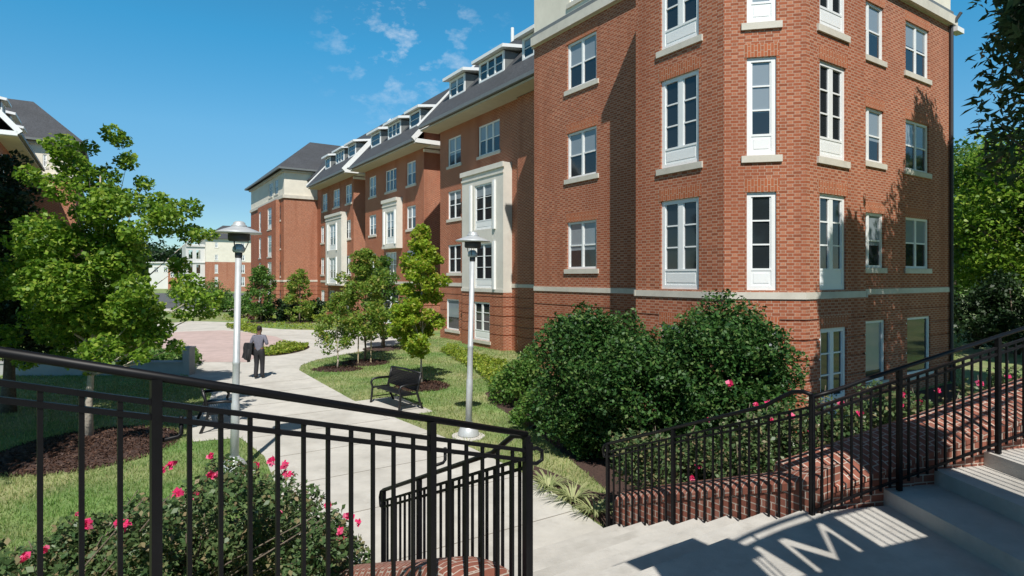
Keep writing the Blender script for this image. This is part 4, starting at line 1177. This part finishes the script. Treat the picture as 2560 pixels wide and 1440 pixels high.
cone_tree("young_tree", "lime green cone-shaped young tree behind the right bench", 1055, 966, 560, 885, 205, 17000, .105, "lime_leaf", GT, .04, bark="pale_bark", aspect=.75, mul=(.85, .95))
cone_tree("young_tree", "smallest sapling at the tip of the right lawn", 843, 924, 735, 885, 150, 3600, .105, "olive_leaf", GT, .035, bark="pale_bark", mul=(.95, .6))
b_ = cone_tree("young_tree", "staked olive green tree between the sapling and the lime green tree", 912, 908, 622, 866, 200, 9500, .125, "olive_leaf", GT, .05, mul=(.95, .9), squash=.3)
for k, (u, v, lab) in enumerate(((895, 912, "left wooden stake beside the staked olive tree"), (927, 910, "right wooden stake beside the staked olive tree"))):
    p = G(u, v); mb = MB(); mb.tube([p-Vector((0,0,.1)), p+Vector((.02,0,1.55))], [.028, .024], 7); mb.tube([p+Vector((.02,0,1.35)), Vector((b_.x, b_.y, p.z+1.42))], .010, 5)
    o = mb.build("tree_stake", "stake"); tag(o, lab, "stake", "stakes of the staked tree")
cone_tree("young_tree", "darker young tree in front of the hall entrance behind the staked one", 957, 872, 640, 850, 150, 6000, .15, "mid_leaf", GT, .09, mul=(1.0, 1.2), squash=.3)
cone_tree("young_tree", "thin green tree beside the nearer lamp post on the far lawn", 652, 806, 664, 790, 110, 4200, .19, "mid_leaf", GT, .06, mul=(1.2, 1.2), squash=.35)
cone_tree("young_tree", "sparse yellowing tree before the far block's brick wall", 750, 806, 672, 800, 105, 3200, .19, "olive_leaf", GT, .06, mul=(1.2, 1.2), squash=.35)

def bush(name, label, c, rx, ry, rz, n, size, mat, group=None, k=22, r=None, aspect=.6, cat="bush", low=-.6):
    t = thing(name, label, cat, (c[0], c[1], GZ), 0, group)
    r = r or min(rx, ry, rz)*.42
    cl = blob_clumps(c, rx, ry, rz, k, r, low)
    cl += [(c[0]+(q[0]-c[0])*1.22, c[1]+(q[1]-c[1])*1.22, c[2]+(q[2]-c[2])*1.20, r*random.uniform(.28, .55)) for q in random.sample(cl, len(cl)//2)]   # stray shoots
    part_mesh("leaves", leaf_mesh("leaves", clump_points(cl, n, .85), size, mat, aspect=aspect), t)
    sm = MB()
    for q in random.sample(cl, min(9, len(cl))): sm.tube([(c[0]+random.uniform(-.1,.1), c[1]+random.uniform(-.1,.1), GZ-.05), ((c[0]+q[0])/2, (c[1]+q[1])/2, (GZ+q[2])/2), q[:3]], [.03, .02, .006], 5)
    sm.build("stem", "bark", t, smooth=True)
    return t
# hedges and shrubs of the far lawn
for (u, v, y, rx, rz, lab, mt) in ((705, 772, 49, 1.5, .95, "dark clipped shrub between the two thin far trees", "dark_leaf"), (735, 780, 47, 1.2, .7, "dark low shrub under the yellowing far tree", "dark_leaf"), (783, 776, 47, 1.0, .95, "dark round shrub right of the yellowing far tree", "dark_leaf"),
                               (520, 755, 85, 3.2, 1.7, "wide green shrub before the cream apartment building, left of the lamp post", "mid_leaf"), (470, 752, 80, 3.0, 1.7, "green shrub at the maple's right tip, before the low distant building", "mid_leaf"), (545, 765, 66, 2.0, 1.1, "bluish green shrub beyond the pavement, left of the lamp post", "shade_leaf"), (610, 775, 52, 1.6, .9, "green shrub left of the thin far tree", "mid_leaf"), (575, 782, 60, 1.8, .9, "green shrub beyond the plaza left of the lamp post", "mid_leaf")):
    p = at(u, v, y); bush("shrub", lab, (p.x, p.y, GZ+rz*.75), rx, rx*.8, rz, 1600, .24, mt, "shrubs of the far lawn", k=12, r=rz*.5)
for (u, v, lab, mt, n) in ((640, 800, "dark red low plant at the far lawn's left end", "purple_leaf", 300), (800, 806, "yellow green low plant at the far lawn's right end", "cover_leaf", 400), (815, 800, "dark red low plant near the brick wall of the far lawn", "purple_leaf", 300)):
    p = G(u, v); bush("low_plant", lab, (p.x, p.y, GZ+.25), .8, .6, .35, n, .18, mt, "low plants of the far lawn", k=8, r=.22, cat="plant")

# lawn grass (blades) and planted beds of ground cover
def pip(px, py, poly):
    c = np.zeros(len(px), bool); n = len(poly)
    for i in range(n):
        A, B = poly[i], poly[(i+1) % n]
        with np.errstate(divide='ignore', invalid='ignore'):
            x = (B.x-A.x)*(py-A.y)/(B.y-A.y)+A.x
        c ^= ((A.y > py) != (B.y > py)) & (px < x)
    return c
def blades(name, P, h, wd, mat, lean=.35, jit=.4):
    n = len(P); a = rng.uniform(0, 2*np.pi, n); hh = h*(1+jit*rng.uniform(-1, 1, n))
    ln = rng.normal(size=(n, 2))*lean*hh[:,None]
    V = np.empty((n, 3, 3)); wv = np.stack([np.cos(a), np.sin(a), 0*a], 1)*wd[:,None]*.5 if hasattr(wd, '__len__') else np.stack([np.cos(a), np.sin(a), 0*a], 1)*wd*.5
    V[:,0] = P - wv; V[:,1] = P + wv; V[:,2] = P; V[:,2,:2] += ln; V[:,2,2] += hh
    me = bpy.data.meshes.new(name); me.vertices.add(n*3); me.vertices.foreach_set("co", V.reshape(-1))
    me.loops.add(n*3); me.loops.foreach_set("vertex_index", np.arange(n*3, dtype=np.int32))
    me.polygons.add(n); me.polygons.foreach_set("loop_start", np.arange(0, n*3, 3, dtype=np.int32))
    me.materials.append(M[mat]); me.update(calc_edges=True)
    return me
holly_bed = [W(a_bot-.2, RB0b+.5), G(1500,1212), G(1420,1145), G(1330,1072), G(1245,1020), G(1212,984), G(1245,965), G(1330,950), W(11.3,12.6), W(11.3,11.4), W(8.6,11.4), W(7.3,12.7), W(7.3,15.3), W(8.4,15.4), W(8.4,23), RB0+rn*.8+ue*7, RB0+rn*.8+ue*.3]
bedp = [W(a_bot-.3, RB0b+.0), G(1440,1270), G(1330,1195), G(1335,1165), G(1400,1190), G(1480,1230), W(a_bot+.6, RB0b+1.3), W(a_bot-.5, RB0b+1.4)]
ng = 260000
yy = 5.0 + 33*rng.uniform(0, 1, ng)**1.5; xx = yy*rng.uniform(-.88, .75, ng)
bl_poly = [W(11.42, 12.73), W(11.42, 11.53), W(8.67, 11.53), W(7.45, 12.75), W(7.45, 15.36), W(8.55, 15.36), W(8.55, 23), W(60, 23), W(60, 16), W(31, 15.7), W(18, 15.7), W(17.7, 12.73)]
stair_poly = [W(a_bot+.3, LB0b-.6), W(a_bot+.3, RB0b+.6), RB0 + rn*.9 + ue*.5, RB0 + rn*.9 + ue*6, Vector((9, -1, 0)), Vector((-6, -1, 0)), LB0 - sd_*6 - sq*.4, LB0 - sq*.4]
keep = ~(pip(xx, yy, path_pts) | pip(xx, yy, pink_pts) | pip(xx, yy, bl_poly) | pip(xx, yy, stair_poly) | pip(xx, yy, holly_bed) | pip(xx, yy, bedp))
for c, rx, ry in ((G(225,1120),1.5,1.7), (G(1055,966),.8,.9), (G(843,924),.9,.55), (G(912,908),.9,.85)): keep &= ((xx-c.x)/rx)**2 + ((yy-c.y)/ry)**2 > 1
for b_c, r_c, hx, hy in ((b1 + dR*-.05, r1, 1.2, .67), (b2, r2, 1.3, .67)):
    dx, dy = xx-b_c.x, yy-b_c.y; lx = dx*math.cos(r_c)+dy*math.sin(r_c); ly = -dx*math.sin(r_c)+dy*math.cos(r_c); keep &= ~((abs(lx) < hx) & (abs(ly) < hy))
xx, yy = xx[keep], yy[keep]
tag(link("grass", blades("grass", np.stack([xx, yy, np.full(len(xx), GZ)], 1), .06, .008 + .0011*yy, "grass_blade")), kind='stuff')

def ground_cover(label, poly, n, size, mat, h, name="ground_cover", stuff=False):
    mn = [min(p.x for p in poly), min(p.y for p in poly)]; mx = [max(p.x for p in poly), max(p.y for p in poly)]
    x = rng.uniform(mn[0], mx[0], n*4); y = rng.uniform(mn[1], mx[1], n*4); k = pip(x, y, poly); x, y = x[k][:n], y[k][:n]
    z = GZ + h*rng.uniform(0, 1, len(x))**.6*(.75+.35*np.sin(x*3.1)*np.cos(y*2.3))
    o = link(name, leaf_mesh(name, np.stack([x, y, z], 1), size, mat, up=.6)); tag(o, kind='stuff')
    return o
c_ = G(709, 876)
ground_cover("", [Vector((c_.x+math.cos(t)*.95, c_.y+math.sin(t)*2.1, 0)) for t in np.linspace(0, 6.28, 24)], 2600, .13, "cover_leaf", .32)
sheet("planting_bed", [Vector((c_.x+math.cos(t)*1.0, c_.y+math.sin(t)*2.2, 0)) for t in np.linspace(0, 6.28, 24)[:-1]], GZ+.02, "mulch")
ground_cover("", far_lawn, 2600, .16, "cover_leaf", .08)
ground_cover("", [G(563,820), G(640,836), G(650,826), G(600,812)], 1600, .16, "cover_leaf", .35)
ground_cover("", [lw0 + nn_*.35 + dd*((lw1-lw0).length*.30), lw1 + nn_*.35, lw1 + nn_*3.5 - dd*1.0, lw0 + nn_*3.0 + dd*((lw1-lw0).length*.30)], 5200, .16, "mid_leaf", .75)
ground_cover("", [G(1118,868)+dR*.1, G(1270,915), G(1245,985), G(1190,930), G(1135,900), G(1100,880)], 3600, .12, "cover_leaf", .30)
# mulch and strappy plants at the foot of the lower stairs
sheet("planting_bed", bedp, GZ+.012, "mulch")
sheet("planting_bed", holly_bed, GZ+.007, "mulch")
def strappy(label, c, n=70, h=.55):
    t = thing("strappy_plant", label, "plant", c, 0, "strappy plants beside the lower stairs")
    mb = MB()
    for k in range(n):
        a = random.uniform(0, 6.28); L = h*random.uniform(.6, 1.1); o = Vector((math.cos(a), math.sin(a), 0)); s_ = Vector((-o.y, o.x, 0)); r0_ = o*random.uniform(0, .08)
        pts = [Vector(c)+r0_+o*L*f*.75+Vector((0,0,L*.9*(f-f*f*.75))) for f in (0, .35, .7, 1)]
        for (p, q), (wa, wb) in zip(zip(pts, pts[1:]), ((.010,.012),(.012,.008),(.008,.001))): mb.poly([p-s_*wa, p+s_*wa, q+s_*wb, q-s_*wb])
    mb.build("leaves", "pale_blade", t); return t
strappy("pale strappy plant beside the path, nearest the front railing's end", G(1372, 1222), 80, .62)
strappy("pale strappy plant in the middle of the mulch strip", G(1432, 1252), 80, .66)
strappy("pale strappy plant closest to the lower stairs' right railing", G(1488, 1285), 60, .55)

def chips(cx, cy, rx, ry, n):
    a = rng.uniform(0, 6.283, n); r = np.sqrt(rng.uniform(0, 1.08, n)); x, y = cx + np.cos(a)*r*rx, cy + np.sin(a)*r*ry
    z = GZ + .012 + .10*np.clip(1 - r**2, 0, 1) + rng.uniform(0, .02, n)
    tag(link("mulch_chips", leaf_mesh("mulch_chips", np.stack([x, y, z], 1), .075, "bark_chip", up=1.6, aspect=.35)), kind='stuff')
chips(G(225,1120).x, G(225,1120).y, 1.55, 1.75, 5200); chips(G(1055,966).x, G(1055,966).y, .85, .95, 1700); chips(G(843,924).x, G(843,924).y, .95, .6, 900); chips(G(912,908).x, G(912,908).y, .95, .9, 1200)

# large hollies before the corner bay
bush("holly_bush", "tall dark green holly bush on the left, in front of the corner block", (1.66, 12.0, -2.07), 1.06, 1.1, 1.36, 44000, .078, "holly_leaf", "holly bushes before the hall", k=90, r=.42, low=-1)
bush("holly_bush", "broad dark green holly bush on the right, in front of the corner bay", (3.62, 10.9, -2.02), 1.22, 1.2, 1.38, 52000, .078, "holly_leaf", "holly bushes before the hall", k=100, r=.44, low=-1)
bush("holly_bush", "middle dark holly growing low between the two tall hollies", (2.5, 10.9, -2.3), 1.15, .9, 1.15, 26000, .078, "holly_leaf", "holly bushes before the hall", k=50, r=.38, low=-1)
bush("holly_bush", "light green round bush left of the hollies by the brick corner", (.35, 16.6, -2.9), .75, .9, .75, 5000, .10, "mid_leaf", "holly bushes before the hall", k=22, r=.34)
bush("holly_bush", "small light green bush at the foot of the left holly", (.45, 13.9, -3.2), .5, .5, .36, 2600, .09, "mid_leaf", "holly bushes before the hall", k=14, r=.22)

# rose bushes
pm_ = None
def blossom_mesh():
    n = 16; P = rng.normal(size=(n,3)); P /= np.linalg.norm(P, axis=1)[:,None]; P *= .032*rng.uniform(.4, 1, n)[:,None]
    return leaf_mesh("blossom", P, .047, "pink_petal", up=.2, aspect=.95)
blos = [blossom_mesh() for k in range(4)]
def rose(label, clumps, n, flowers, base, size=.060, group="rose bushes with pink blossoms"):
    t = thing("rose_bush", label, "rose bush", base, 0, group)
    part_mesh("leaves", leaf_mesh("leaves", clump_points(clumps, n, .9), size, "rose_leaf", aspect=.62), t)
    sm = MB()
    for q in random.sample(clumps, min(16, len(clumps))):
        o = Vector((base[0]+random.uniform(-.25,.25), base[1]+random.uniform(-.2,.2), GZ-.05)); tip = Vector(q[:3]) + Vector((0,0,q[3]*1.15))
        sm.tube([o, o.lerp(tip, .5)+Vector((random.uniform(-.08,.08), 0, .05)), tip], [.012, .009, .004], 5)
    sm.build("stem", "bark", t, smooth=True)
    for k, f in enumerate(flowers):
        o = link("blossom", blos[k % 4], t, Vector(f) - Vector(base)); o.rotation_euler = (random.uniform(0,6), random.uniform(0,6), 0); o.scale = (random.uniform(.8, 1.25),)*3
    return t
def rose_px(prof, y0, y1, vb, dup, rpx):
    out = []
    for (u, v) in prof:
        for k in range(dup):
            y = random.uniform(y0, y1); p = at(u + random.uniform(-30, 30), v + rpx*.8 + (k/dup)**1.1*(vb-v)*.9, y)
            out.append((p.x, p.y, max(GZ+.15, p.z), rpx/F*y*random.uniform(.7, 1.2)))
    return out
rb1 = rose_px([(420,1240),(490,1188),(545,1142),(600,1140),(640,1158),(700,1190),(760,1215),(810,1265),(850,1300)], 5.4, 7.3, 1480, 9, 46)
rose("large rose bush with pink blossoms behind the front railing's middle", rb1, 16000,
     [at(u, v, random.uniform(5.2, 6.0)) for u, v in ((527,1141),(405,1172),(428,1160),(530,1185),(640,1162),(710,1164),(720,1186),(678,1152),(822,1262),(850,1328),(855,1352),(873,1290),(490,1240),(445,1233),(897,1305),(405,1300),(700,1285))], (-3.6, 6.4, GZ))
rb2 = rose_px([(60,1375),(130,1345),(200,1300),(270,1275),(340,1240),(400,1245)], 4.8, 6.4, 1500, 7, 46) + rose_px([(10,1330),(0,1400),(40,1420)], 4.2, 5.0, 1500, 3, 40)
rose("lower rose bush with few blossoms in the bottom left corner", rb2, 11000,
     [at(u, v, random.uniform(4.8, 5.4)) for u, v in ((200,1285),(295,1307),(310,1310),(218,1308),(110,1372),(60,1395))], (-4.6, 5.6, GZ))
rs = [(2.2, 8.5, -2.2), (3.1, 7.9, -1.9), (3.95, 7.7, -1.62), (4.8, 7.8, -1.55), (5.8, 8.1, -1.5), (6.9, 8.4, -1.45)]
fl_px = [((1770,1050),(1745,1165),(1757,1160),(1730,1195)), ((1825,958),(1890,1012),(1920,1007),(1928,1051)), ((2103,1010),(1980,1040),(2030,1075)), ((2255,985),(2252,1012),(2150,1035)), ((2345,978),(2300,1005)), ((2450,960),(2520,940))]
names_ = ("leftmost rose bush behind the lower brick wall", "rose bush before the broad holly, behind the brick wall's bend", "rose bush behind the railing's first post on the landing", "rose bush below the corner bay's ground floor door", "rose bush below the shaded ground floor window", "rightmost rose bush behind the highest brick wall piece")
for (x, y, zt), fp, lab in zip(rs, fl_px, names_):
    cl = blob_clumps((x, y, (zt+GZ)/2+.1), .62, .5, (zt-GZ)/2-.1, 22, .29)
    rose(lab, cl, 7500, [at(u, v, y-.45) for u, v in fp], (x, y, GZ), .062)

# trees on the right
oak = [(9.4, 10.6, 5.4, 1.0), (9.2, 10.2, 4.2, .8), (8.6, 10.3, 3.6, .6), (9.3, 10.9, 3.1, .8), (10.2, 10.4, 6.2, 1.3), (10.6, 11.2, 4.6, 1.3), (8.75, 10.6, 2.5, .55), (9.6, 11.2, 2.2, .7), (9.0, 9.9, 5.0, .8), (8.6, 9.9, 4.2, .5)]
oak += blob_clumps((12.6, 11.2, 5.6), 2.6, 2.4, 3.6, 34, 1.0)
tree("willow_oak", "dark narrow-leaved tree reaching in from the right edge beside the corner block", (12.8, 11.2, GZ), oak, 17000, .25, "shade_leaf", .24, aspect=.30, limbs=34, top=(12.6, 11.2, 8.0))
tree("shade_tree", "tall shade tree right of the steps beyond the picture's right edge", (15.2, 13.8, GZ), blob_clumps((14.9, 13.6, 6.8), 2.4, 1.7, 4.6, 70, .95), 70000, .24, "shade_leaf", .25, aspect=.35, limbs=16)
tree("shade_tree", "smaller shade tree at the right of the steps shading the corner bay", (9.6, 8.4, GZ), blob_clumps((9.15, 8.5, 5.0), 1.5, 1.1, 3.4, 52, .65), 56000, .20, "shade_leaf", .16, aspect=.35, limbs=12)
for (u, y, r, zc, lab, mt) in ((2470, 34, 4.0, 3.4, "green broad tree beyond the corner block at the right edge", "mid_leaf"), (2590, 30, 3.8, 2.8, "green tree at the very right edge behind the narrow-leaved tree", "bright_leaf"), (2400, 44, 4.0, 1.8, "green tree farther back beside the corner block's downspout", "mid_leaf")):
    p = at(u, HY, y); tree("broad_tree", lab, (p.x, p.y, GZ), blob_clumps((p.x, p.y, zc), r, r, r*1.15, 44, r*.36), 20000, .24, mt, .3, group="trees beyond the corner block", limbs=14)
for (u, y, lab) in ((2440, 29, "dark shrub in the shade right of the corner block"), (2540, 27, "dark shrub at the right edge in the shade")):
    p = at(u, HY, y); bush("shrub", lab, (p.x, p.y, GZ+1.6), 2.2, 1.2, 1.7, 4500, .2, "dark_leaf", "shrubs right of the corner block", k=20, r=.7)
# distant trees
for k, (u, v, y, r, lab) in enumerate(((420, 640, 260, 9, "far dark tree above the low white distant building"), (380, 636, 270, 10, "far dark tree left of the distant buildings"), (330, 630, 250, 11, "far tree hidden behind the maple, middle of three"), (280, 625, 260, 12, "far tree hidden behind the maple, nearest the left hall"), (465, 648, 265, 7, "far dark tree just left of the cream apartment building"))):
    p = at(u, v, y); tree("distant_tree", lab, (p.x, p.y, GZ), blob_clumps((p.x, p.y, p.z-r*.35), r*1.2, r, r*.8, 16, r*.45), 1500, 1.5, "dark_leaf", .5, group="far trees on the skyline", limbs=3)

# ------------------------------------------------------------------ the man walking away along the path
def skin(name, nodes, edges, mat, parent, sub=2, root=0, loc=(0,0,0)):
    bm = bmesh.new(); ly = bm.verts.layers.skin.verify(); vs = []
    for i, (p, r) in enumerate(nodes):
        v = bm.verts.new(p); v[ly].radius = r if isinstance(r, tuple) else (r, r); v[ly].use_root = (i == root); vs.append(v)
    for a, b in edges: bm.edges.new((vs[a], vs[b]))
    me = bpy.data.meshes.new(name); bm.to_mesh(me); bm.free()
    tmp = bpy.data.objects.new(name, me); col.objects.link(tmp)
    tmp.modifiers.new("skin", 'SKIN').use_smooth_shade = True
    sb = tmp.modifiers.new("sub", 'SUBSURF'); sb.levels = sb.render_levels = sub
    bpy.context.view_layer.update()
    out = bpy.data.meshes.new_from_object(tmp.evaluated_get(bpy.context.evaluated_depsgraph_get()))
    bpy.data.objects.remove(tmp)
    out.materials.clear(); out.materials.append(M[mat]); out.name = name
    for p in out.polygons: p.use_smooth = True
    return link(name, out, parent, loc)
man = thing("person", "man in a grey shirt and dark trousers walking away along the path", "person", G(648, 947))
man.location.z = GZ + .03
nodes = [((0,0,.96),(.13,.10)), ((0,-.01,1.14),(.12,.09)), ((0,-.01,1.32),(.145,.10)), ((0,0,1.46),(.075,.065)), ((0,.015,1.54),.055), ((0,.03,1.61),(.072,.085)), ((0,.03,1.70),(.075,.092)), ((0,.03,1.765),(.045,.055)),
         ((-.185,0,1.42),.062), ((-.275,-.03,1.15),.045), ((-.33,.18,1.10),.031), ((-.335,.24,1.10),(.034,.020)),
         ((.185,0,1.42),.062), ((.285,-.05,1.17),.045), ((.17,.19,1.20),.031), ((.145,.245,1.205),(.034,.020)),
         ((-.09,0,.90),.105), ((-.10,.03,.50),.062), ((-.10,-.06,.10),.043), ((-.105,.07,.04),(.038,.028)),
         ((.09,0,.90),.105), ((.085,.06,.50),.062), ((.08,.06,.09),.043), ((.085,.19,.04),(.038,.028)),
         ((0,.125,1.60),.014), ((-.078,.03,1.62),.016), ((.078,.03,1.62),.016)]
edges = [(0,1),(1,2),(2,3),(3,4),(4,5),(5,6),(6,7),(2,8),(8,9),(9,10),(10,11),(2,12),(12,13),(13,14),(14,15),(0,16),(16,17),(17,18),(18,19),(0,20),(20,21),(21,22),(22,23),(5,24),(5,25),(5,26)]
for base, dirv, sx in ((11, Vector((-.05,1,-.25)), -1), (15, Vector((-.35,.9,.05)), 1)):
    b = Vector(nodes[base][0]); dv = dirv.normalized()
    for k, (o, ln) in enumerate(((-.030,.060), (-.010,.070), (.010,.066), (.030,.052))):
        i = len(nodes); q = b + Vector((o*.35, 0, o)) + dv*.035
        nodes += [(tuple(q), .010), (tuple(q + dv*ln*.55 + Vector((0,0,-.01))), .009), (tuple(q + dv*ln + Vector((0,-.005,-.03))), .008)]
        edges += [(base, i), (i, i+1), (i+1, i+2)]
    i = len(nodes); q = b + Vector((-sx*.03, .005, .025))
    nodes += [(tuple(q), .011), (tuple(q + dv*.035 + Vector((-sx*.012,0,.015))), .009)]; edges += [(base, i), (i, i+1)]
skin("body", nodes, edges, "skin", man, 2)
skin("shirt", [((0,0,.84),(.160,.125)), ((0,-.01,1.12),(.148,.112)), ((0,-.01,1.32),(.170,.122)), ((0,0,1.455),(.10,.085)), ((-.19,0,1.415),.078), ((-.28,-.03,1.15),.060), ((-.325,.16,1.105),.042), ((.19,0,1.415),.078), ((.29,-.05,1.17),.060), ((.185,.165,1.195),.042), ((0,.012,1.50),.066)],
     [(0,1),(1,2),(2,3),(2,4),(4,5),(5,6),(2,7),(7,8),(8,9),(3,10)], "shirt", man, 2)
skin("trousers", [((0,0,1.10),(.150,.115)), ((0,0,.95),(.152,.120)), ((-.092,0,.86),.118), ((-.10,.03,.50),.082), ((-.10,-.06,.03),.070), ((.092,0,.86),.118), ((.085,.06,.50),.082), ((.08,.06,.03),.070)], [(0,1),(1,2),(2,3),(3,4),(1,5),(5,6),(6,7)], "trousers", man, 2)
for x, y in ((-.103, -.10), (.083, .02)):
    skin("shoe", [((x,y,.045),(.046,.045)), ((x,y+.11,.042),(.050,.036)), ((x,y+.22,.032),(.042,.026))], [(0,1),(1,2)], "leather", man, 2)
skin("hair", [((0,.0,1.60),(.070,.070)), ((0,.010,1.68),(.086,.098)), ((0,.020,1.745),(.084,.100)), ((0,.03,1.79),(.050,.06))], [(0,1),(1,2),(2,3)], "hair", man, 2)

jk = thing("jacket", "black jacket hanging over the walking man's left arm", "jacket", man.location)
mb = MB(); A_, B_ = Vector((-.17,-.10,1.17)), Vector((-.44,.02,1.16)); ax = (B_-A_); L_ax = ax.length; ax.normalize(); px_ = Vector((ax.y, -ax.x, 0)).normalized()
ns_, prof_n = 9, 9
def jprof(f, inner):
    out = []; fold = lambda k: .018*math.sin(f*11+k*1.3)
    drop = .50 + .05*math.sin(f*5); d2 = .40 + .05*math.cos(f*6)
    pts = [(.085+.03*f, -d2), (.078, -d2*.6), (.068, -.12), (.045, .02), (0, .05), (-.045, .02), (-.072, -.12), (-.085, -drop*.6), (-.10-.03*f, -drop)]
    for k, (x, z) in enumerate(pts): out.append((x*(1 - .22*inner) + fold(k)*(abs(z) > .1), z - .012*inner))
    return out
rows = []
for i in range(ns_):
    f = i/(ns_-1); c = A_ + ax*(L_ax*1.3*f - .02); o_ = jprof(f, 0); n_ = jprof(f, 1)[::-1]
    rows.append([c + px_*x*1.25 + Vector((0,0,z)) for x, z in o_ + n_])
for a, b in zip(rows, rows[1:]):
    m = len(a)
    for j in range(m): mb.poly([a[j], a[(j+1)%m], b[(j+1)%m], b[j]])
for rw in (rows[0], rows[-1]):
    m = len(rw)
    for j in range(m//2-1): mb.poly([rw[j], rw[j+1], rw[m-2-j], rw[m-1-j]])
me = mb.mesh("jacket_cloth", "jacket_cloth", True)
link("cloth", me, jk)
bt = MB(); bt.tube([A_ + Vector((-.10,-.06,-.15)), A_ + Vector((-.14,-.08,-.42)), A_ + Vector((-.11,-.07,-.60))], [.06, .062, .05], 8)
link("sleeve", bt.mesh("sleeve", "jacket_cloth", True), jk)

# unseen trees added to darken window reflections and cut fill light
for k, (x, y, lab) in enumerate(((25, 20, "leafy tree added right of the corner block, out of view"), (33, 25, "leafy tree added far right of the corner block, out of view"), (13, -13, "leafy tree added behind the viewer, right of the stairs"), (4, -17, "leafy tree added straight behind the viewer"), (23, -8, "leafy tree added behind the viewer, farthest right"), (-7, -15, "leafy tree added behind the viewer, left of the stairs"), (-18, -10, "leafy tree added behind the viewer, farthest left"))):
    tree("broad_tree", lab, (x, y, GZ), blob_clumps((x, y, 2.2), 4.2, 3.6, 4.2, 34, 1.5), 9000, .42, "mid_leaf", .28, group="trees added behind the viewer", limbs=10)
